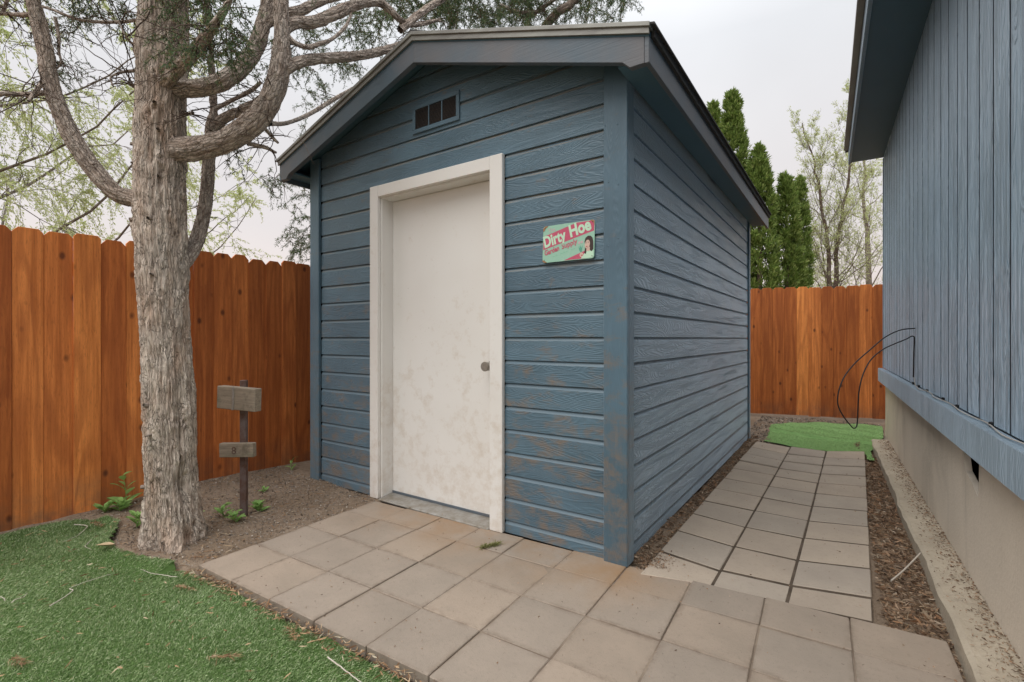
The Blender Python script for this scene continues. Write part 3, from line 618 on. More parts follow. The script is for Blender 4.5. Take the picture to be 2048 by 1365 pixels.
flat('lips', ell(.2705, .0655, .0048, .0021, 12, rad(8)), 'sign_lip', 5); flat('eye', ell(.2665, .0835, .0030, .0014, 10), 'sign_hair', 5); flat('eye', ell(.2785, .0845, .0030, .0014, 10), 'sign_hair', 5)
flat('brow', ell(.2665, .0890, .0042, .0008, 10, rad(-6)), 'sign_hair', 5); flat('brow', ell(.2785, .0900, .0042, .0008, 10, rad(6)), 'sign_hair', 5)
flat('tulip_leaf', [(.236, .036), (.242, .040), (.246, .075), (.238, .060), (.232, .078), (.228, .060), (.222, .074), (.226, .050)], 'sign_deep', 3)
flat('tulip', ell(.227, .090, .0062, .0075, 12), 'sign_rose', 4); flat('tulip', ell(.242, .092, .0062, .0075, 12), 'sign_rose', 4)
flat('hand', ell(.240, .024, .0105, .0125, 14), 'sign_skin', 3); flat('hand_shadow', ell(.243, .021, .0055, .003, 10), 'sign_lip', 4)
for x_, z_ in ((.012, .012), (.012, sh2-.012), (sw2-.012, .012), (sw2-.012, sh2-.012)): flat('screw_hole', ell(x_, z_, .0026, .0026, 10), 'sign_hair', 7)
for pts in ([(.001, sh2-.03), (.001, sh2-.012), (.012, sh2-.001), (.034, sh2-.001), (.016, sh2-.012), (.010, sh2-.024)], [(.001, .016), (.010, .012), (.030, .001), (.012, .001), (.002, .007)], [(sw2-.03, sh2-.001), (sw2-.012, sh2-.001), (sw2-.002, sh2-.010), (sw2-.002, sh2-.03), (sw2-.008, sh2-.012)]): flat('rust_patch', pts, 'sign_rust', 6)
def lettering(txt, x_, z_, size, ang, mat_, layer, bold=0., sx=1., shear=0.):
    cu = bpy.data.curves.new('t', 'FONT'); cu.body = txt; cu.size = size; cu.offset = bold; cu.extrude = .0001; cu.shear = shear; cu.resolution_u = 3
    o = bpy.data.objects.new('t', cu); COL.objects.link(o); dg = bpy.context.evaluated_depsgraph_get(); me = bpy.data.meshes.new_from_object(o.evaluated_get(dg)); bpy.data.objects.remove(o)
    me.materials.clear()
    M = Matrix.Translation((x_, -.0013-.00025*layer, z_)) @ Matrix.Rotation(rad(90), 4, 'X') @ Matrix.Rotation(ang, 4, 'Z') @ Matrix.Diagonal((sx, 1, 1, 1)); me.transform(M)
    return link('lettering', me, mat_, sg, (sx0, SY, sz0), (rad(-3), 0, 0))
an = math.atan(k_)
lettering('Dirty', .011, .084, .088, an, 'sign_pale', 3, .0032, .74); lettering('Hoe', .170, .126, .092, an, 'sign_pale', 3, .0036, .80)
lettering('The', .036, .164, .034, an*.9, 'sign_rose', 3, .0002, .8); lettering('Garden', .014, .040, .040, an, 'sign_pink', 3, .0013, .78, .15); lettering('Supply', .121, .066, .040, an, 'sign_pink', 3, .0009, .92, .15)
for q in range(9): 
    if q not in (2, 6): a0 = .068+q*.0155; flat('faded_line', [(a0, .012+a0*k_), (a0+.011, .012+(a0+.011)*k_), (a0+.011, .016+(a0+.011)*k_), (a0, .016+a0*k_)], 'sign_ghost', 2)

# ------------------------------------------------------------------ house
hs_ = empty('house', (1.40, 0, 0), 'blue house wall with vertical grooved siding above a concrete foundation', 'house', rz=math.atan(.028))
def hl(name, me, mat_, loc=(0, 0, 0), rot=(0, 0, 0), parent=None): return link(name, me, mat_, parent or hs_, loc, rot, True)
Y0h, Y1h = -2.75, 4.60
wall = hl('wall', prism([(.026, Y0h), (.026, Y1h-.004), (6., Y1h-.004), (6., Y0h)], .70, 3.19, 'z', 'wall'), 'house_blue')
WP = .2075; pm = {}
y = Y1h; q = 0
pr = [(.0, .001), (.001, 0.0), (WP-.019, .0), (WP-.018, .001), (WP-.018, .011), (WP, .011), (WP, .022), (.0, .022)]
base_me = None
while y > Y0h:
    if base_me is None:
        base_me = prism([(b, a) for a, b in pr], 0, 2.385, 'z', 'siding_plank')
        for m_ in ('house_blue', 'groove_dark'): base_me.materials.append(MAT[m_])
        for p_ in base_me.polygons:
            if abs(p_.normal.y) > .8 or (p_.normal.x < -.5 and p_.center.x > .005): p_.material_index = 1
    link('siding_plank', base_me, 'house_blue', wall, (0, y-WP, .812), (0, 0, 0), True); y -= WP
hl('corner_trim', cbox(-.006, .03, Y1h+.001, Y1h+.03, .81, 3.195, .002), 'house_trim')
hl('skirt_board', cbox(-.050, -.001, Y0h, Y1h+.012, .662, .808, .004), 'house_trim')
# foundation with a broken vent hole near the top
hn0, hn1 = .52, .82
fd = hl('foundation', prism([(Y0h, -.3), (Y1h-.03, -.3), (Y1h-.03, .70), (hn1+.04, .70), (hn1, .60), (hn1-.05, .52), (hn0+.12, .49), (hn0+.02, .455), (hn0, .50), (hn0-.01, .70), (Y0h, .70)], .014, .040, 'x', 'foundation'), 'foundation')
hl('crawl_space_back', cbox(.70, .74, hn0-.6, hn1+.6, -.2, .70, 0), 'weathered_wood', parent=None)
for nm_, me_ in (('foundation', cbox(5.8, 6.0, Y0h, Y1h-.03, -.3, .699, 0)), ('foundation', cbox(.041, 5.8, Y1h-.23, Y1h-.03, -.3, .699, 0)), ('foundation', cbox(.041, 5.8, Y0h, Y0h+.2, -.3, .699, 0))): hl(nm_, me_, 'foundation')
hl('soffit', cbox(-.305, -.0, Y0h, Y1h+.0, 3.198, 3.212, 0), 'soffit_blue')
hl('fascia_board', cbox(-.330, -.3055, Y0h, Y1h+.012, 3.180, 3.325, .003), 'house_trim')
hr = hl('roof', prism([(-.36, 3.335), (6.3, 5.2), (6.3, 5.25), (-.36, 3.385)], Y0h, Y1h+.05, 'y', 'roof'), 'shingle')
hl('drip_edge', cbox(-.375, -.3305, Y0h, Y1h-.10, 3.318, 3.352, .003), 'drip_metal')
# footing
FT = prism([(-.138, -.1), (.013, -.1), (.013, .052), (-.118, .046), (-.134, .036)], Y0h, 4.27, 'y', 'footing'); 
bm = bmesh.new(); bm.from_mesh(FT); bmesh.ops.subdivide_edges(bm, edges=[e_ for e_ in bm.edges if abs(e_.verts[0].co.y-e_.verts[1].co.y) > 1], cuts=90)
for v_ in bm.verts:
    if v_.co.z > 0 and v_.co.x < 0:
        a = fbm(np.array([[v_.co.x*9, v_.co.y*5, 3.]]), 5, 3)[0]-.5; v_.co.z += a*.018; v_.co.x += a*.03
bm.to_mesh(FT); bm.free(); hl('footing', FT, 'curb')
# cables
cab = [(1.338, 2.233, 1.22), (1.244, 2.125, 1.205), (1.152, 2.001, 1.154), (1.062, 1.879, 1.066), (.974, 1.759, .974), (.912, 1.671, .881), (.881, 1.628, .78), (.878, 1.624, .696), (.903, 1.66, .625), (.945, 1.719, .553), (.968, 1.751, .526), (.986, 1.774, .549), (.991, 1.782, .652), (.997, 1.79, .773), (1.02, 1.822, .893), (1.067, 1.887, .996), (1.136, 1.98, 1.065), (1.213, 2.083, 1.108), (1.282, 2.175, 1.14), (1.319, 2.221, 1.162), (1.334, 2.233, 1.147), (1.331, 2.229, 1.063), (1.328, 2.227, .863)]
C = spline(cab, 160); V, F_ = tube(C, np.full(160, .0042), 8)
o = link('black_cable', np_mesh('black_cable', V, F_, True), 'black_rubber'); tag(o, 'thin black cable looping out from the blue house wall', 'cable')
pts = []
for i in range(30):
    yy = 2.26-i*.165; pts.append((1.40-.028*yy-.024+.010*math.sin(i*1.7)+(0), yy, .8135+.006*abs(math.sin(i*1.1))))
pts[0] = (1.332, 2.25, .87)
C = spline(pts, 200); V, F_ = tube(C, np.full(200, .0026), 7); o = link('coaxial_cable', np_mesh('coaxial_cable', V, F_, True), 'grey_cable'); tag(o, 'grey cable clipped along the ledge below the house siding', 'cable')
clip = cbox(-.008, .006, -.008, .008, -.008, .010, .003)
for yy in (2.2, 1.95, 1.62, 1.12, .78, .2): link('cable_clip', clip, 'black_rubber', o, (1.40-.028*yy-.012, yy, .819))

# ------------------------------------------------------------------ fences
def fence(name, p0, d, n, w_, h_, base, label, seed):
    rs = random.Random(seed); rt = empty(name, (p0[0], p0[1], 0), label, 'fence', 'stained cedar board fences round the yard', rz=math.atan2(d[1], d[0]))
    vs = []
    for q in range(6):
        c_ = .017+.004*q; dw = (w_-.0012)/2
        vs.append(prism([(-dw, 0), (dw, 0), (dw, h_-c_), (dw-c_*.9, h_), (-dw+c_*1.0, h_), (-dw, h_-c_-.004)], -.008, .008, 'y', 'fence_board', .0015))
    for i in range(n):
        x_ = (i+.5)*w_; wx = p0[0]+d[0]*x_; wy = p0[1]+d[1]*x_
        link('fence_board', rs.choice(vs), 'cedar', rt, (x_, rs.uniform(-.004, .004), base(wx, wy)+rs.uniform(-.012, .012)), (rs.uniform(-.003, .003), rs.uniform(-.0004, .0004), rs.uniform(-.012, .012)), True)
    for z_ in (.30, .95, 1.55): link('rail', cbox(0, n*w_, .012, .05, z_, z_+.09, .003), 'cedar', rt, (0, 0, 0), (0, 0, 0), True)
    for x_ in np.arange(.3, n*w_, 2.3): link('post', cbox(x_, x_+.09, .051, .14, -.2, 1.72, .004), 'cedar', rt, (0, 0, 0), (0, 0, 0), True)
    return rt
fence('cedar_fence', (-3.19, -2.765), (0, 1), 66, .1405, 1.815, lambda x_, y_: .012+.012*math.sin(y_*1.4), 'orange stained cedar fence behind the juniper trunk left of the shed', 5)
fence('cedar_fence', (-3.06, 4.86), (.9698, .2439), 38, .152, 1.83, lambda x_, y_: .045, 'orange stained cedar fence across the end of the side path', 6)

# ------------------------------------------------------------------ juniper tree (x, y, z, radius along each limb)
BR = {
'TRUNK': [(-2.237, -1.143, -0.133, 0.2286), (-2.237, -1.143, -0.047, 0.2), (-2.244, -1.148, 0.11, 0.1686), (-2.256, -1.156, 0.338, 0.1486), (-2.27, -1.165, 0.796, 0.14), (-2.296, -1.183, 1.367, 0.14), (-2.31, -1.193, 1.881, 0.1429), (-2.31, -1.193, 2.224, 0.1429), (-2.308, -1.191, 2.51, 0.14), (-2.298, -1.185, 2.796, 0.1429), (-2.291, -1.18, 3.081, 0.1314), (-2.284, -1.175, 3.51, 0.1143), (-2.277, -1.17, 4.081, 0.0914), (-2.27, -1.165, 4.796, 0.0571)],
'L1': [(-2.36, -1.227, 1.924, 0.0514), (-2.435, -1.278, 1.944, 0.0571), (-2.496, -1.344, 1.975, 0.0567), (-2.556, -1.421, 2.087, 0.0561), (-2.61, -1.494, 2.235, 0.0527), (-2.647, -1.544, 2.384, 0.0496), (-2.67, -1.584, 2.547, 0.0465), (-2.666, -1.606, 2.713, 0.0434), (-2.672, -1.634, 2.876, 0.0404), (-2.674, -1.659, 3.024, 0.0374), (-2.673, -1.683, 3.261, 0.0318), (-2.683, -1.69, 3.527, 0.0239)],
'L1a': [(-2.709, -1.586, 2.5, 0.0193), (-2.761, -1.646, 2.482, 0.0164), (-2.809, -1.715, 2.469, 0.0162), (-2.913, -1.847, 2.452, 0.0133)],
'L1b': [(-2.697, -1.578, 2.599, 0.0138), (-2.672, -1.634, 2.491, 0.0135), (-2.657, -1.672, 2.405, 0.0106)],
'L1c': [(-2.7, -1.628, 2.909, 0.0136), (-2.834, -1.672, 2.93, 0.0138), (-2.984, -1.714, 2.968, 0.0112), (-3.138, -1.759, 2.981, 0.0086)],
'L1d': [(-2.984, -1.714, 2.968, 0.0112), (-2.968, -1.703, 3.024, 0.0112), (-2.945, -1.687, 3.103, 0.0084)],
'R2': [(-2.289, -1.178, 2.224, 0.0914), (-2.168, -1.12, 2.216, 0.0851), (-2.034, -1.052, 2.231, 0.076), (-1.907, -0.978, 2.281, 0.0758), (-1.803, -0.907, 2.379, 0.0758), (-1.733, -0.859, 2.514, 0.0702), (-1.699, -0.835, 2.668, 0.0673), (-1.689, -0.829, 2.822, 0.0533), (-1.692, -0.831, 2.991, 0.0477), (-1.699, -0.835, 3.215, 0.0421), (-1.708, -0.842, 3.496, 0.0309)],
'R2a': [(-1.687, -0.827, 2.654, 0.0449), (-1.652, -0.743, 2.727, 0.0371), (-1.647, -0.618, 2.801, 0.0355), (-1.651, -0.44, 2.896, 0.0342), (-1.643, -0.252, 3.005, 0.0327), (-1.637, -0.066, 3.133, 0.0273), (-1.625, 0.184, 3.328, 0.0217)],
'R2b': [(-1.699, -0.835, 2.878, 0.0421), (-1.676, -0.759, 2.95, 0.04), (-1.653, -0.647, 3.007, 0.0382), (-1.616, -0.537, 3.101, 0.0391), (-1.6, -0.404, 3.223, 0.0373), (-1.589, -0.216, 3.338, 0.0327), (-1.557, -0.072, 3.292, 0.0236), (-1.561, 0.046, 3.322, 0.0208), (-1.54, 0.303, 3.487, 0.0147)],
'R2c': [(-1.664, -0.812, 2.845, 0.0168), (-1.648, -0.776, 2.817, 0.017), (-1.617, -0.719, 2.81, 0.0171), (-1.602, -0.648, 2.86, 0.0145), (-1.585, -0.576, 2.92, 0.0118), (-1.567, -0.503, 3.019, 0.012), (-1.576, -0.449, 3.128, 0.0092)],
'R2d': [(-1.794, -0.84, 2.373, 0.0171), (-1.994, -0.613, 2.51, 0.0158), (-2.419, -0.177, 2.842, 0.0189), (-2.608, 0.178, 3.151, 0.0209), (-2.682, 0.491, 3.423, 0.018)],
'R2e': [(-1.829, -0.864, 2.361, 0.0143), (-1.84, -0.799, 2.32, 0.0117), (-1.871, -0.747, 2.312, 0.0089)],
'R2f': [(-1.9, -0.912, 2.258, 0.0143), (-1.896, -0.813, 2.27, 0.0147), (-1.919, -0.732, 2.268, 0.0091)],
'R3': [(-2.277, -1.17, 2.567, 0.0629), (-2.171, -1.134, 2.557, 0.0565), (-2.057, -1.068, 2.561, 0.0563), (-1.985, -0.995, 2.614, 0.0567), (-1.962, -0.894, 2.744, 0.0553), (-1.952, -0.827, 2.89, 0.0533), (-1.94, -0.794, 3.045, 0.0477), (-1.942, -0.772, 3.178, 0.045), (-1.949, -0.752, 3.373, 0.0393), (-1.975, -0.722, 3.679, 0.0306)],
'R3a': [(-1.935, -0.791, 3.03, 0.0387), (-1.899, -0.718, 3.095, 0.0362), (-1.855, -0.615, 3.165, 0.037), (-1.824, -0.497, 3.276, 0.0285), (-1.778, -0.345, 3.39, 0.0261)],
'S4': [(-2.197, -1.212, 2.568, 0.0472), (-2.045, -1.217, 2.583, 0.0403), (-1.839, -1.234, 2.581, 0.0357), (-1.65, -1.25, 2.597, 0.0291), (-1.517, -1.256, 2.623, 0.0211), (-1.42, -1.251, 2.678, 0.0138), (-1.34, -1.257, 2.757, 0.009)],
'B5': [(-2.264, -1.137, 1.527, 0.0403), (-2.301, -1.066, 1.612, 0.0503), (-2.357, -0.983, 1.75, 0.049), (-2.406, -0.919, 1.955, 0.0471), (-2.428, -0.886, 2.22, 0.0446), (-2.434, -0.865, 2.477, 0.0449), (-2.423, -0.858, 2.627, 0.0288), (-2.431, -0.863, 2.836, 0.0224), (-2.442, -0.871, 3.06, 0.0192), (-2.455, -0.88, 3.284, 0.016), (-2.468, -0.889, 3.508, 0.0128)],
'B5a': [(-2.442, -0.871, 2.457, 0.0384), (-2.365, -0.83, 2.543, 0.0351), (-2.252, -0.778, 2.591, 0.0317), (-2.118, -0.722, 2.646, 0.0283), (-2.046, -0.649, 2.782, 0.0221), (-1.994, -0.613, 2.909, 0.0158)],
'B5b': [(-2.428, -0.862, 2.605, 0.016), (-2.325, -0.803, 2.661, 0.016), (-2.2, -0.742, 2.715, 0.0159), (-2.132, -0.708, 2.767, 0.0127)],
'D1': [(-2.412, -1.262, 2.967, 0.0114), (-2.5, -1.347, 2.94, 0.0113), (-2.664, -1.459, 2.954, 0.0099), (-2.805, -1.555, 3.016, 0.0085), (-2.926, -1.614, 3.058, 0.0057)],
'D2': [(-2.675, -1.563, 2.916, 0.011), (-2.659, -1.552, 2.819, 0.011), (-2.656, -1.55, 2.723, 0.0083), (-2.647, -1.544, 2.668, 0.0069), (-2.67, -1.56, 2.626, 0.0055)],
'D3': [(-2.426, -1.272, 2.676, 0.0114), (-2.428, -1.334, 2.64, 0.0084), (-2.445, -1.382, 2.596, 0.0069), (-2.411, -1.383, 2.538, 0.0055)],
'D4': [(-2.416, -1.265, 2.81, 0.0114), (-2.329, -1.327, 2.778, 0.0083), (-2.234, -1.383, 2.757, 0.0053), (-2.261, -1.401, 2.824, 0.004)],
'D5': [(-2.19, -1.111, 2.424, 0.0114), (-2.124, -1.102, 2.422, 0.0113)],
'D6': [(-2.419, -1.267, 2.573, 0.0143), (-2.389, -1.307, 2.57, 0.0112), (-2.393, -1.322, 2.576, 0.0084)],
'N1': [(-1.557, -0.072, 3.225, 0.0303), (-1.56, 0.168, 3.493, 0.0286), (-1.546, 0.419, 3.741, 0.0227)],
'N2': [(-1.451, 1.575, 3.996, 0.0516), (-1.285, 1.567, 4.118, 0.0459), (-1.106, 1.568, 4.164, 0.0404), (-0.933, 1.565, 4.293, 0.0351)],
'N3': [(-1.567, 1.496, 4.137, 0.0235), (-1.399, 1.489, 4.164, 0.023), (-1.162, 1.53, 4.254, 0.018)],
'N4': [(-1.702, 1.282, 4.21, 0.0184), (-1.551, 1.386, 4.141, 0.0184), (-1.361, 1.515, 4.155, 0.0138)],
}
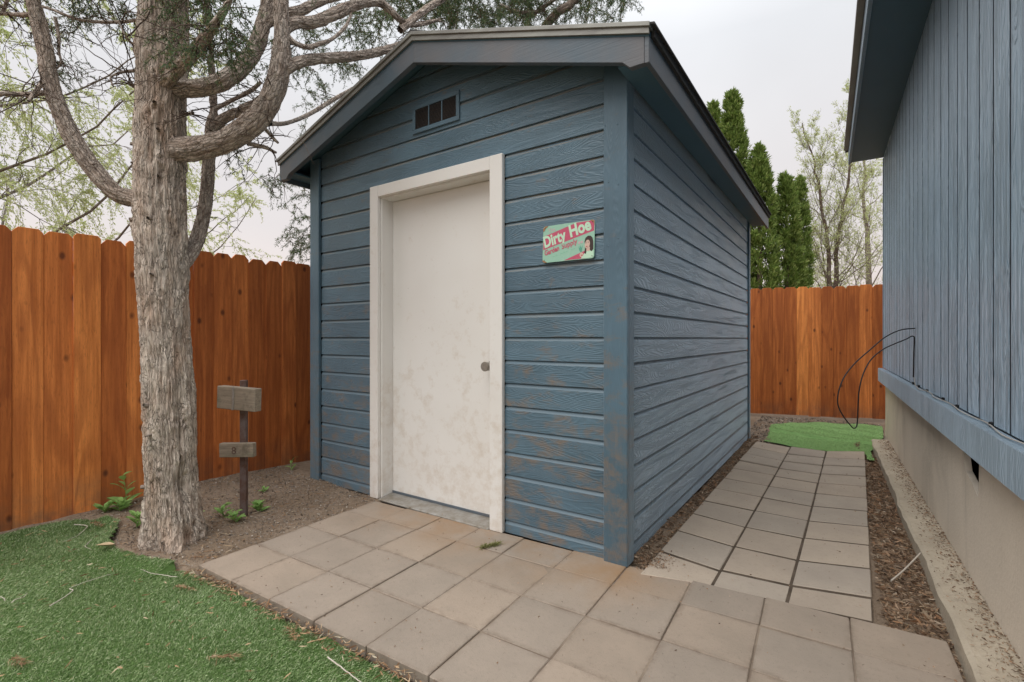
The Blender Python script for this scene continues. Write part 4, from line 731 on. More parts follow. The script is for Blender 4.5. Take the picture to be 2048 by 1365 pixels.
FOL = [(-2.31,-1.21,3.22,0.1),(-2.33,-1.22,3.23,0.1),(-2.33,-0.95,3.2,0.1),(-2.23,-1.24,3.06,0.1),(-2.2,-1.26,3.14,0.1),(-2.35,-0.94,3.21,0.1),(-2.07,-1.11,3.16,0.1),(-2.49,-1.0,3.26,0.1),(-2.24,-1.01,3.32,0.1),(-2.02,-1.17,3.03,0.1),(-2.6,-1.01,3.46,0.1),(-2.04,-1.09,3.07,0.1),(-2.41,-0.92,3.31,0.1),(-2.12,-1.07,3.13,0.1),(-2.03,-1.19,3.04,0.1),(-2.04,-1.28,2.9,0.1),(-2.28,-1.27,3.04,0.1),(-2.17,-1.15,3.11,0.1),(-2.08,-1.03,3.2,0.1),(-2.23,-1.24,3.04,0.1),(-2.22,-1.2,3.03,0.1),(-2.0,-1.21,2.91,0.1),(-2.62,-1.15,3.35,0.1),(-2.14,-1.14,3.16,0.1),(-2.08,-1.3,2.98,0.1),(-2.53,-0.95,3.25,0.1),(-1.9,-1.2,2.86,0.1),(-2.55,-1.1,3.16,0.1),(-2.4,-1.11,3.11,0.1),(-1.99,-1.14,3.08,0.1),(-2.23,-1.16,3.2,0.1),(-1.83,-1.16,3.0,0.1),(-2.64,-1.15,3.37,0.1),(-2.06,-1.25,3.04,0.1),(-1.84,-1.23,2.63,0.085),(-1.94,-1.3,2.69,0.085),(-1.85,-1.26,2.66,0.085),(-2.0,-1.22,2.71,0.085),(-2.01,-1.26,2.65,0.085),(-1.94,-1.26,2.55,0.085),(-1.9,-1.29,2.62,0.085),(-1.99,-1.24,2.71,0.085),(-1.83,-1.25,2.6,0.085),(-1.56,-1.27,2.72,0.1),(-1.54,-1.28,2.51,0.1),(-1.71,-1.24,2.57,0.1),(-1.65,-1.08,2.81,0.1),(-1.66,-1.15,2.65,0.1),(-1.52,-1.24,2.76,0.1),(-1.68,-1.09,2.64,0.1),(-1.74,-1.18,2.7,0.1),(-1.6,-1.18,2.6,0.1),(-1.51,-1.22,2.59,0.1),(-1.41,-1.22,2.48,0.1),(-1.58,-1.12,2.58,0.1),(-1.57,-1.31,2.5,0.1),(-1.4,-1.21,2.56,0.1),(-1.69,-1.23,2.67,0.1),(-1.48,-1.21,2.51,0.1),(-1.54,-1.33,2.47,0.1),(-1.64,-1.11,2.88,0.1),(-1.58,-1.16,2.58,0.1),(-1.6,-1.13,2.83,0.1),(-1.73,-1.18,2.62,0.1),(-1.47,-1.27,2.6,0.1),(-1.69,-1.26,2.66,0.1),(-1.44,-1.21,2.59,0.1),(-1.64,-1.21,2.61,0.1),(-1.8,-1.21,2.65,0.1),(-1.65,-1.27,2.66,0.1),(-1.48,-1.21,2.7,0.1),(-2.23,-0.65,2.4,0.1),(-2.83,-0.54,2.88,0.1),(-2.63,-0.42,3.04,0.1),(-2.52,-0.33,3.38,0.1),(-2.77,-0.52,3.15,0.1),(-2.3,-0.65,2.55,0.1),(-2.1,-0.53,3.04,0.1),(-2.47,-0.52,3.03,0.1),(-2.02,-0.56,2.58,0.1),(-2.52,-0.59,2.84,0.1),(-2.13,-0.59,2.78,0.1),(-2.48,-0.64,2.56,0.1),(-2.4,-0.41,2.5,0.1),(-2.27,-0.53,2.74,0.1),(-2.48,-0.28,3.03,0.1),(-2.69,-0.5,2.64,0.1),(-2.2,-0.6,2.83,0.1),(-2.41,-0.4,3.05,0.1),(-2.4,-0.73,3.12,0.1),(-2.52,-0.31,3.28,0.1),(-2.42,-0.61,2.78,0.1),(-2.34,-0.52,3.19,0.1),(-2.33,-0.35,3.2,0.1),(-2.25,-0.72,2.9,0.1),(-2.84,-0.58,2.58,0.1),(-2.55,-0.3,2.73,0.1),(-2.59,-0.63,2.81,0.1),(-2.55,-0.43,2.57,0.1),(-2.32,-0.34,3.25,0.1),(-2.43,-0.44,2.71,0.1),(-2.52,-0.3,3.18,0.1),(-2.7,-0.44,2.91,0.1),(-2.21,-0.55,2.96,0.1),(-2.79,-0.44,2.91,0.1),(-2.22,-0.44,2.94,0.1),(-2.26,-0.46,3.04,0.1),(-2.68,-0.66,3.16,0.1),(-2.29,-0.51,2.75,0.1),(-2.07,-0.5,2.69,0.1),(-2.91,-0.52,2.59,0.1),(-2.11,-0.7,2.28,0.1),(-2.25,-0.85,2.35,0.1),(-2.31,-0.59,2.28,0.1),(-2.27,-0.82,2.37,0.1),(-2.31,-0.58,2.48,0.1),(-2.45,-0.58,2.4,0.1),(-2.18,-0.84,2.27,0.1),(-2.29,-0.82,2.42,0.1),(-2.6,-0.67,2.54,0.1),(-2.43,-0.71,2.27,0.1),(-2.44,-0.58,2.37,0.1),(-2.23,-0.65,2.29,0.1),(-2.27,-0.68,2.29,0.1),(-2.44,-0.64,2.49,0.1),(-3.21,-0.05,2.56,0.11),(-3.22,0.03,2.55,0.11),(-3.23,-0.01,2.45,0.11),(-3.19,-0.09,2.49,0.11),(-3.38,0.12,2.64,0.11),(-3.47,0.02,2.61,0.11),(-3.31,0.45,2.53,0.13),(-3.26,0.3,2.1,0.13),(-3.36,0.49,1.92,0.13),(-3.22,0.43,1.94,0.13),(-3.31,0.46,2.04,0.13),(-3.63,0.41,2.25,0.13),(-3.57,0.44,2.22,0.13),(-3.4,0.43,2.7,0.13),(-3.5,0.38,2.03,0.13),(-3.47,0.38,1.99,0.13),(-3.56,0.45,2.06,0.13),(-3.33,0.49,2.01,0.13),(-3.33,0.42,2.23,0.13),(-3.1,0.37,2.38,0.13),(-3.33,0.43,2.31,0.13),(-3.24,0.33,2.48,0.13),(-3.64,0.4,2.11,0.13),(-3.5,0.53,2.68,0.13),(-3.11,0.32,2.25,0.13),(-3.33,0.47,2.22,0.13),(-3.32,0.19,2.08,0.13),(-3.33,0.34,2.58,0.13),(-3.39,0.53,2.13,0.13),(-3.46,0.37,2.41,0.13),(-3.67,0.41,2.43,0.13),(-3.23,0.38,2.0,0.13),(-2.52,0.15,3.46,0.1),(-2.27,-0.19,3.49,0.1),(-2.21,0.04,3.24,0.1),(-2.45,0.14,3.62,0.1),(-2.4,0.16,3.65,0.1),(-2.36,-0.23,3.35,0.1),(-2.84,0.08,3.78,0.1),(-2.44,-0.25,3.26,0.1),(-2.08,0.0,3.52,0.1),(-2.73,-0.02,3.37,0.1),(-2.13,-0.02,3.38,0.1),(-2.84,0.13,3.73,0.1),(-2.84,0.02,3.78,0.1),(-2.57,-0.18,3.23,0.1),(-2.68,0.18,3.59,0.1),(-2.52,-0.23,3.25,0.1),(-2.54,0.18,3.85,0.1),(-2.39,-0.26,3.48,0.1),(-2.84,0.13,3.79,0.1),(-2.71,0.22,3.77,0.1),(-2.9,0.07,3.83,0.1),(-2.53,0.34,3.6,0.1),(-2.82,-0.06,3.4,0.1),(-2.22,-0.09,3.22,0.1),(-2.63,-0.09,3.69,0.1),(-2.41,-0.03,3.45,0.1),(-2.52,0.18,3.45,0.1),(-2.56,-0.23,3.58,0.1),(-2.46,-0.18,3.38,0.1),(-2.37,-0.0,3.55,0.1),(-2.25,-0.04,3.21,0.1),(-2.42,-0.14,3.2,0.1),(-2.9,-0.03,3.8,0.1),(-2.39,0.08,3.31,0.1),(-2.58,0.33,3.95,0.11),(-2.26,0.25,3.84,0.11),(-2.27,0.3,3.8,0.11),(-2.58,0.38,4.07,0.11),(-2.0,0.2,3.63,0.11),(-2.59,0.47,3.94,0.11),(-2.31,0.34,3.63,0.11),(-2.46,0.3,3.79,0.11),(-2.0,0.13,3.49,0.11),(-2.11,0.15,3.52,0.11),(-2.32,0.13,3.78,0.11),(-2.39,0.38,3.9,0.11),(-2.51,0.34,3.91,0.11),(-2.52,0.55,3.81,0.11),(-2.4,0.29,3.85,0.11),(-2.48,0.51,3.99,0.11),(-2.18,0.09,3.62,0.11),(-2.42,0.66,3.97,0.11),(-2.47,0.29,3.75,0.11),(-2.66,0.4,3.84,0.11),(-2.6,0.36,3.76,0.11),(-2.13,0.25,3.66,0.11),(-2.66,0.4,3.96,0.11),(-2.27,0.17,3.69,0.11),(-3.08,0.75,3.23,0.12),(-2.87,0.24,3.34,0.12),(-3.16,0.66,3.29,0.12),(-3.04,0.19,3.35,0.12),(-2.94,0.4,3.1,0.12),(-2.94,0.79,3.22,0.12),(-3.41,0.54,3.27,0.12),(-2.46,0.53,3.59,0.12),(-3.09,0.4,3.4,0.12),(-3.35,0.4,3.39,0.12),(-2.94,0.59,3.44,0.12),(-2.85,0.57,3.7,0.12),(-3.37,0.45,3.78,0.12),(-2.99,0.36,3.47,0.12),(-3.02,0.61,3.73,0.12),(-3.08,0.21,3.04,0.12),(-2.8,0.6,3.38,0.12),(-3.26,0.53,3.61,0.12),(-1.98,1.03,4.25,0.16),(-2.02,1.29,4.62,0.16),(-2.05,1.39,4.47,0.16),(-2.39,1.61,4.96,0.16),(-2.24,1.71,4.62,0.16),(-2.1,1.01,4.4,0.16),(-2.26,0.92,4.42,0.16),(-2.37,0.82,4.3,0.16),(-2.2,0.96,4.22,0.16),(-1.65,1.35,4.16,0.16),(-1.55,1.14,4.33,0.16),(-1.32,1.19,4.34,0.16),(-1.83,1.63,4.85,0.16),(-1.95,1.05,4.41,0.16),(-1.48,1.36,4.32,0.16),(-2.1,1.0,4.17,0.16),(-2.35,0.59,4.01,0.16),(-3.08,1.18,5.1,0.16),(-2.29,1.19,4.34,0.16),(-1.53,1.46,4.42,0.16),(-1.88,1.24,4.62,0.16),(-1.86,1.4,4.39,0.16),(-1.78,1.75,4.64,0.16),(-2.23,1.03,4.59,0.16),(-2.36,0.81,4.55,0.16),(-2.8,1.06,4.63,0.16),(-1.76,1.26,4.1,0.16),(-1.91,1.26,4.15,0.16),(-1.92,1.89,4.99,0.16),(-1.91,1.78,4.38,0.16),(-2.06,1.54,4.63,0.16),(-1.79,1.61,4.48,0.16),(-1.58,1.41,4.45,0.16),(-2.83,0.91,4.31,0.16),(-1.78,1.09,4.36,0.16),(-2.1,1.07,4.13,0.16),(-2.5,1.39,4.73,0.16),(-2.25,0.56,3.91,0.16),(-1.92,1.34,4.27,0.16),(-1.67,1.11,4.31,0.16),(-2.49,1.25,4.74,0.16),(-2.41,1.62,4.67,0.16),(-2.13,1.8,4.59,0.16),(-1.58,1.42,4.2,0.16),(-2.35,1.43,4.49,0.16),(-1.79,1.67,4.42,0.16),(-2.24,0.78,4.16,0.16),(-1.7,0.94,4.27,0.16),(-1.53,1.41,4.1,0.16),(-2.93,1.02,4.44,0.16),(-2.84,1.16,4.48,0.16),(-1.8,0.92,4.25,0.16),(-2.87,1.0,4.63,0.16),(-2.2,1.55,4.82,0.16),(-2.44,0.62,4.15,0.16),(-3.0,1.0,4.84,0.16),(-2.5,0.96,4.71,0.16),(-2.41,1.14,4.45,0.16),(-1.83,1.24,4.1,0.16),(-1.86,1.11,4.47,0.16),(-2.53,0.76,4.13,0.16),(-1.85,1.28,4.15,0.16),(-2.52,0.95,4.58,0.16),(-2.55,1.37,4.95,0.16),(-2.23,1.58,4.45,0.16),(-2.03,1.55,4.39,0.16),(-2.54,1.46,4.54,0.16),(-2.39,0.65,4.4,0.16),(-2.25,1.19,4.25,0.16),(-1.79,1.54,4.57,0.16),(-2.31,0.83,4.2,0.16),(-2.81,0.84,4.55,0.16),(-1.96,1.86,4.88,0.16),(-1.97,1.68,4.85,0.16),(-1.76,1.72,4.3,0.16),(-2.41,1.22,4.52,0.16),(-2.28,1.59,4.91,0.16),(-2.0,1.08,4.54,0.16),(-2.36,0.58,4.18,0.16),(-2.35,1.48,4.81,0.16),(-2.04,1.67,4.85,0.16),(-2.34,1.59,4.87,0.16),(-2.84,0.87,4.57,0.16),(-2.86,1.2,4.72,0.16),(-2.15,0.85,4.11,0.16),(-1.43,1.3,3.96,0.16),(-1.58,1.04,4.2,0.16),(-2.49,0.94,4.29,0.16),(-1.93,0.97,4.41,0.16),(-2.56,1.33,4.66,0.16),(-2.51,1.47,4.84,0.16),(-2.14,1.6,4.5,0.16),(-1.94,0.89,4.3,0.16),(-2.24,1.65,4.57,0.16),(-1.67,1.53,4.43,0.16),(-1.55,1.47,4.59,0.16),(-2.19,1.32,4.46,0.16),(-2.34,0.7,4.21,0.16),(-2.19,0.97,4.49,0.16),(-1.82,1.04,4.26,0.16),(-2.08,1.02,4.21,0.16),(-2.59,1.16,4.62,0.16),(-2.38,0.52,4.04,0.16),(-1.9,1.79,4.86,0.16),(-2.54,0.66,4.28,0.16),(-1.63,1.12,4.04,0.16),(-2.65,0.78,4.25,0.16),(-2.23,1.0,4.43,0.16),(-1.85,0.98,4.24,0.16),(-2.39,1.38,4.33,0.16),(-1.88,1.33,4.16,0.16),(-2.06,0.8,4.01,0.16),(-1.93,1.52,4.74,0.16),(-1.87,0.88,3.99,0.16),(-1.69,0.98,3.95,0.16),(-2.11,1.54,4.75,0.16),(-1.56,1.51,4.66,0.16),(-2.46,1.52,4.44,0.16),(-2.66,0.76,4.58,0.16),(-1.85,1.49,4.31,0.16),(-1.88,1.86,4.51,0.16),(-2.16,1.49,4.75,0.16),(-1.72,1.11,3.98,0.16),(-2.55,0.65,4.36,0.16),(-2.39,1.19,4.78,0.16),(-1.99,0.84,4.29,0.16),(-2.32,1.54,4.94,0.16),(-2.17,0.75,3.97,0.16),(-2.32,1.13,4.3,0.16),(-2.01,0.91,4.0,0.16),(-1.64,1.31,4.28,0.16),(-2.45,1.18,4.67,0.16),(-2.35,1.26,4.54,0.16),(-1.63,1.32,4.19,0.16),(-2.23,1.66,4.61,0.16),(-2.49,1.3,4.6,0.16),(-2.46,1.16,4.63,0.16),(-2.22,0.98,4.14,0.16),(-2.58,1.04,4.45,0.16),(-1.55,1.53,4.14,0.16),(-2.24,1.16,4.36,0.16),(-2.3,1.55,4.75,0.16),(-1.85,1.73,4.44,0.16),(-1.96,1.88,4.91,0.16),(-2.53,0.95,4.67,0.16),(-2.66,1.0,4.66,0.16),(-2.49,0.82,4.41,0.16),(-1.65,1.57,4.69,0.16),(-2.11,1.06,4.52,0.16),(-2.38,1.13,4.56,0.16),(-1.16,1.82,4.44,0.16),(-0.98,1.57,4.21,0.16),(-1.25,2.26,4.77,0.16),(-1.44,1.46,4.3,0.16),(-1.19,2.06,4.4,0.16),(-1.05,1.64,4.06,0.16),(-0.86,2.26,4.59,0.16),(-1.37,1.34,4.46,0.16),(-1.33,2.13,4.82,0.16),(-1.74,1.98,4.66,0.16),(-1.21,2.25,4.46,0.16),(-0.94,2.06,4.72,0.16),(-1.52,1.93,4.66,0.16),(-0.9,1.67,4.38,0.16),(-1.77,1.86,4.56,0.16),(-1.39,1.3,4.39,0.16),(-0.85,2.2,4.75,0.16),(-0.99,2.23,4.78,0.16),(-1.36,1.72,4.37,0.16),(-1.53,1.64,4.26,0.16),(-1.0,2.56,4.74,0.16),(-0.89,1.48,4.33,0.16),(-0.92,2.41,4.58,0.16),(-1.03,2.23,4.69,0.16),(-1.13,1.97,4.73,0.16),(-0.98,2.37,4.64,0.16),(-1.61,1.6,4.51,0.16),(-1.18,1.87,4.28,0.16),(-1.26,2.04,4.58,0.16),(-1.07,1.7,4.37,0.16),(-1.01,2.26,4.7,0.16),(-1.29,1.46,4.02,0.16),(-1.48,2.13,4.81,0.16),(-0.93,1.74,4.4,0.16),(-0.9,1.69,4.27,0.16),(-1.65,1.76,4.46,0.16),(-0.97,2.0,4.67,0.16),(-1.4,1.41,4.24,0.16),(-1.29,1.4,4.2,0.16),(-0.89,1.8,4.47,0.16),(-0.94,1.8,4.44,0.16),(-1.12,2.3,4.65,0.16),(-0.76,1.67,3.95,0.16),(-1.22,1.59,4.34,0.16),(-1.09,2.46,4.83,0.16),(-1.67,1.7,4.59,0.16),(-1.15,2.38,4.76,0.16),(-1.25,1.46,4.32,0.16),(-1.62,1.86,4.64,0.16),(-1.46,1.61,4.42,0.16),(-0.94,2.42,4.69,0.16),(-1.22,1.28,3.94,0.16),(-1.55,1.67,4.42,0.16),(-1.14,1.72,4.3,0.16),(-1.13,2.02,4.58,0.16),(-1.16,2.21,4.76,0.16),(-0.78,1.62,3.92,0.16),(-1.14,1.51,4.4,0.16),(-1.08,1.49,4.07,0.16),(-1.17,2.45,4.6,0.16),(-1.11,2.19,4.78,0.16),(-1.3,2.15,4.8,0.16),(-1.56,2.08,4.54,0.16),(-1.47,2.06,4.89,0.16),(-1.72,1.97,4.95,0.16),(-1.4,1.6,4.51,0.16),(-0.97,1.8,4.49,0.16),(-1.74,1.8,4.78,0.16),(-1.29,2.29,4.69,0.16),(-1.71,1.68,4.68,0.16),(-2.8,-1.49,2.94,0.09),(-2.85,-1.19,3.19,0.09),(-2.61,-1.27,3.14,0.09),(-3.23,-1.35,3.24,0.09),(-3.01,-1.31,3.16,0.09),(-3.06,-1.22,3.44,0.09),(-2.65,-1.45,3.09,0.09),(-2.79,-1.38,3.22,0.09),(-2.72,-1.42,3.16,0.09),(-3.43,-1.48,3.37,0.09),(-2.79,-1.54,3.11,0.09),(-2.65,-1.41,2.99,0.09),(-2.5,-1.36,3.17,0.09),(-2.81,-1.6,2.94,0.09),(-2.68,-1.35,3.19,0.09),(-3.04,-1.55,3.04,0.09),(-2.78,-1.22,3.15,0.09),(-3.03,-1.39,3.2,0.09),(-2.48,-1.3,3.14,0.09),(-2.79,-1.18,3.18,0.09),(-2.75,-1.45,3.22,0.09),(-2.87,-1.26,3.3,0.09),(-2.61,-1.48,3.1,0.09),(-2.95,-1.58,3.02,0.09),(-3.14,-1.33,3.27,0.09),(-3.33,-1.46,3.32,0.09),(-2.97,-1.3,3.25,0.09),(-2.83,-1.28,3.08,0.09),(-3.29,-1.5,3.37,0.09),(-3.01,-1.28,3.29,0.09),(-3.22,-1.51,2.96,0.08),(-3.02,-1.43,2.77,0.08),(-3.51,-1.47,3.08,0.08),(-2.99,-1.38,3.04,0.08),(-3.25,-1.44,2.86,0.08),(-3.35,-1.43,2.87,0.08),(-3.36,-1.31,2.98,0.08),(-3.16,-1.41,2.88,0.08),(-3.4,-1.36,2.93,0.08),(-3.1,-1.37,2.9,0.08),(-3.47,-1.41,3.1,0.08),(-3.25,-1.39,2.91,0.08),(-3.36,-1.79,4.1,0.22),(-1.58,-0.55,3.81,0.22),(-2.87,-1.09,3.77,0.22),(-2.24,-0.87,4.35,0.22),(-2.54,-0.56,5.05,0.22),(-2.11,-0.58,3.62,0.22),(-3.14,-0.73,3.98,0.22),(-1.42,-0.92,3.63,0.22),(-2.45,-0.42,5.29,0.22),(-3.63,-1.38,4.06,0.22),(-2.41,-1.25,3.97,0.22),(-2.37,0.14,4.97,0.22),(-2.88,-1.83,4.29,0.22),(-2.41,-1.6,3.11,0.22),(-2.4,-1.23,3.5,0.22),(-2.29,-1.67,3.84,0.22),(-2.1,-1.21,3.73,0.22),(-3.08,-0.89,4.62,0.22),(-4.3,-1.35,5.39,0.22),(-2.13,-0.97,3.69,0.22),(-3.0,-0.87,4.78,0.22),(-1.74,-0.47,4.23,0.22),(-2.15,-0.93,4.07,0.22),(-3.94,-1.86,3.85,0.22),(-2.67,-0.22,5.21,0.22),(-2.61,-0.4,5.19,0.22),(-4.59,-1.75,4.53,0.22),(-2.08,-0.91,4.31,0.22),(-3.78,-1.58,3.85,0.22),(-2.09,-0.76,4.19,0.22),(-2.2,-0.2,4.0,0.22),(-2.17,-1.04,3.49,0.22),(-3.64,-1.32,4.14,0.22),(-2.07,-0.81,3.83,0.22),(-4.63,-1.59,4.45,0.22),(-3.46,-0.84,5.18,0.22),(-3.73,-1.58,4.87,0.22),(-1.89,-1.48,3.19,0.22),(-1.86,-0.47,4.59,0.22),(-3.92,-1.86,4.47,0.22),(-1.28,-0.83,4.0,0.22),(-2.01,-0.57,3.69,0.22),(-2.72,-1.13,3.69,0.22),(-2.41,-1.37,3.93,0.22),(-2.34,-1.69,3.7,0.22),(-3.69,-0.95,4.44,0.22),(-4.6,-1.57,5.14,0.22),(-1.33,-0.76,3.96,0.22),(-2.33,-0.46,4.87,0.22),(-1.57,-0.68,4.25,0.22),(-2.69,-1.02,4.89,0.22),(-3.13,-0.83,4.8,0.22),(-3.04,-0.62,4.69,0.22),(-3.11,-1.76,4.32,0.22),(-4.42,-1.49,4.21,0.22),(-2.49,-0.17,5.07,0.22),(-2.38,-0.1,4.42,0.22),(-2.11,-0.98,4.62,0.22),(-3.53,-1.47,4.35,0.22),(-2.62,-0.0,5.52,0.22),(-3.17,-1.74,3.61,0.22),(-1.81,-1.36,3.4,0.22),(-2.19,-1.18,3.68,0.22),(-3.15,-1.83,3.75,0.22),(-3.74,-1.6,4.79,0.22),(-2.12,-1.42,3.77,0.22),(-3.23,-1.6,3.97,0.22),(-3.67,-1.6,3.91,0.22),(-3.27,-1.35,3.67,0.22),(-3.04,-1.75,3.92,0.22),(-1.37,-1.0,3.26,0.22),(-3.66,-1.69,4.05,0.22),(-2.44,-1.6,3.69,0.22),(-3.81,-0.9,4.91,0.22),(-1.71,-1.31,3.42,0.22),(-3.16,-1.01,4.47,0.22),(-3.73,-1.31,3.94,0.22),(-3.14,-0.4,4.22,0.22),(-3.75,-1.69,3.77,0.22),(-1.78,-1.3,4.07,0.22),(-2.98,-0.23,5.34,0.22),(-1.96,-0.35,4.38,0.22),(-3.22,-0.75,4.75,0.22),(-1.62,-0.47,4.37,0.22),(-2.34,-1.49,4.2,0.22),(-2.78,-1.75,3.46,0.22),(-2.44,-1.05,3.49,0.22),(-1.5,-0.52,4.37,0.22),(-3.41,-1.71,4.59,0.22),(-1.75,-0.95,3.63,0.22),(-3.38,-1.85,4.55,0.22),(-1.95,-1.33,4.17,0.22),(-1.63,-1.24,3.8,0.22),(-2.54,-0.42,5.38,0.22),(-3.77,-1.83,3.74,0.22),(-3.92,-1.21,5.31,0.22),(-2.64,-1.36,3.91,0.22),(-2.97,-1.72,4.11,0.22),(-2.77,-0.52,4.23,0.22),(-4.31,-1.22,5.32,0.22),(-1.99,-1.47,3.44,0.22),(-1.73,-0.96,3.88,0.22),(-2.59,-1.26,4.43,0.22),(-2.8,-1.43,4.1,0.22),(-3.66,-1.63,3.86,0.22),(-2.24,-1.54,3.47,0.22),(-3.26,-1.45,4.46,0.22),(-1.87,-0.66,4.21,0.22),(-2.26,-1.11,3.63,0.22),(-1.56,-1.25,3.62,0.22),(-2.76,0.67,6.2,0.24),(-2.82,1.25,5.86,0.24),(-1.87,1.11,5.01,0.24),(-2.69,1.01,5.17,0.24),(-3.0,1.4,6.45,0.24),(-2.45,0.38,4.58,0.24),(-0.88,1.47,5.06,0.24),(-2.55,1.19,5.97,0.24),(-1.11,1.48,4.73,0.24),(-1.51,1.16,4.79,0.24),(-1.33,2.0,6.21,0.24),(-2.27,1.84,6.08,0.24),(-3.28,1.35,6.75,0.24),(-1.44,1.27,4.65,0.24),(-2.63,1.45,5.88,0.24),(-1.88,1.37,6.25,0.24),(-1.06,1.28,4.51,0.24),(-2.42,1.52,5.25,0.24),(-1.69,1.58,6.18,0.24),(-2.12,1.29,5.63,0.24),(-2.78,0.74,5.05,0.24),(-2.43,0.76,5.21,0.24),(-2.21,0.37,4.84,0.24),(-0.89,1.72,5.2,0.24),(-0.69,1.39,4.84,0.24),(-1.29,1.46,6.01,0.24),(-2.19,2.08,5.98,0.24),(-1.28,1.96,6.25,0.24),(-2.74,0.74,5.21,0.24),(-1.61,1.64,6.34,0.24),(-2.24,1.51,6.66,0.24),(-1.16,2.8,5.83,0.24),(-2.94,0.89,5.52,0.24),(-1.97,1.24,5.03,0.24),(-3.28,1.15,5.89,0.24),(-1.88,0.82,4.95,0.24),(-0.62,1.45,4.29,0.24),(-1.65,1.65,4.95,0.24),(-2.87,0.79,5.26,0.24),(-2.01,0.87,5.91,0.24),(-1.27,1.94,5.74,0.24),(-1.84,1.96,6.22,0.24),(-1.56,1.94,6.67,0.24),(-3.52,1.12,6.23,0.24),(-1.52,2.5,6.62,0.24),(-2.97,1.2,5.65,0.24),(-3.01,0.76,6.09,0.24),(-0.83,2.11,6.13,0.24),(-1.29,2.47,6.71,0.24),(-1.3,1.58,4.95,0.24),(-1.54,1.3,5.87,0.24),(-1.3,1.94,6.35,0.24),(-3.03,0.93,5.31,0.24),(-2.96,1.0,5.2,0.24),(-1.9,2.05,6.87,0.24),(-1.18,1.17,5.2,0.24),(-1.56,2.21,6.55,0.24),(-1.72,1.48,5.78,0.24),(-2.84,1.51,6.17,0.24),(-1.97,1.75,6.11,0.24),(-0.94,2.21,6.26,0.24),(-0.93,1.64,5.19,0.24),(-2.72,1.02,5.4,0.24),(-2.64,0.59,5.98,0.24),(-1.66,1.24,5.44,0.24),(-2.82,1.34,5.88,0.24),(-2.42,1.45,5.99,0.24),(-1.75,0.65,4.55,0.24),(-2.06,0.64,4.98,0.24),(-3.03,0.79,5.53,0.24)]
jun = empty('juniper_tree', (-2.24, -1.15, 0), 'old juniper with a thick peeling trunk and curving limbs left of the shed', 'tree')
KN = np.random.default_rng(11)
def bark_disp(seed, amp, zst, trunk=False, foot=None):
    def f(u, arc, rr, D):
        P = np.stack([np.cos(u)*rr, np.sin(u)*rr, arc*zst], -1).reshape(-1, 3)
        s1 = 1/ max(rr.mean(), .01)
        wob = (fbm(np.stack([P[:, 0]*4, P[:, 1]*4, arc.ravel()*2.2], -1), seed+1, 3)-.5)
        Q = P*np.array([1, 1, 1]); Q[:, :2] += wob[:, None]*.02
        a = fbm(Q*52, seed+2, 3); rd = 1-np.abs(2*a-1)                      # long ridges
        b = fbm(np.stack([P[:, 0]*75, P[:, 1]*75, arc.ravel()*9], -1), seed+3, 3)
        fl = vn(np.stack([P[:, 0]*60, P[:, 1]*60, arc.ravel()*14], -1), seed+7); fl = np.floor(fl*4)/4   # flakes with steps
        d = amp*(1.5*(rd**2.2-.35)+.6*(b-.5)+.8*(fl-.4))+.02*wob*rr.ravel()/.15
        if trunk:
            uu, zz = u.ravel(), arc.ravel()
            for i in range(64):
                ku, kz, kr = KN.uniform(0, 2*np.pi), KN.uniform(.1, 3.6), KN.uniform(.012, .03)
                du = (uu-ku+np.pi) % (2*np.pi)-np.pi; q = np.hypot(du*.15, (zz-kz)*.8)/kr
                d = d+KN.uniform(.004, .011)*np.exp(-(q-1.0)**2*2.2)-.008*np.exp(-q*q*3)
            fl_ = np.exp(-np.clip(zz-.12, 0, 9)/.16); d = d+.045*fl_*(np.cos(3*uu+.6)*.6+np.cos(5*uu+2)*.4)
            # long cleft on the side towards the shed, low down
            Dr = D.reshape(-1, 3); cl = Dr@np.array([1., .05, 0]); ang = np.arccos(np.clip(cl, -1, 1)); wv = .06*np.sin(zz*11)+.05*np.sin(zz*23)
            d = d-.060*np.exp(-((ang+wv)/.17)**2)*np.clip(1.15-zz, 0, 1)*(.6+.4*np.sin(zz*17))
        d = d-d.mean()-(.15 if trunk else .20)*rr.ravel()
        return d.reshape(u.shape)
    return f
pts = np.array(BR['TRUNK']); C = spline(BR['TRUNK'], 640)
V, F_, q_ = tube(C[:, :3], C[:, 3], 260, bark_disp(2, .011, .16, True), False, True)
link('trunk', np_mesh('trunk', V, F_, True, q_), 'bark', jun)
for i, (kx, pts) in enumerate(BR.items()):
    if kx == 'TRUNK': continue
    big = max(p_[3] for p_ in pts) > .03; L = sum((Vector(a[:3])-Vector(b[:3])).length for a, b in zip(pts, pts[1:]))
    n_ = max(8, int(L/(.006 if big else .012))); C = spline(pts, n_); na = 72 if big else 14
    V, F_, q_ = tube(C[:, :3], np.maximum(C[:, 3], .002), na, bark_disp(30+i, .0065 if big else .0015, .30), False, True)
    link('branch', np_mesh('branch', V, F_, True, q_), 'limb_bark', jun)
# broken stubs on the trunk
CT = spline(BR['TRUNK'], 200); rs_ = np.random.default_rng(17)
for q in range(18):
    c0 = CT[rs_.integers(24, 128)]; a = rs_.uniform(-2.3, 1.4); d = unit(np.array([math.cos(a), math.sin(a), rs_.uniform(-.2, .45)])); L = c0[3]*.86+rs_.uniform(.004, .026); r0 = rs_.uniform(.008, .017); t = np.linspace(.4, 1, 10)[:, None]
    C = c0[:3]+d*L*t+np.cumsum(rs_.normal(0, .0012, (10, 3)), 0); V, F_, q_ = tube(C, np.linspace(r0*1.5, r0*.8, 10), 10, bark_disp(90+q, .002, .3), True, True); link('branch_stub', np_mesh('branch_stub', V, F_, True, q_), 'limb_bark', jun)
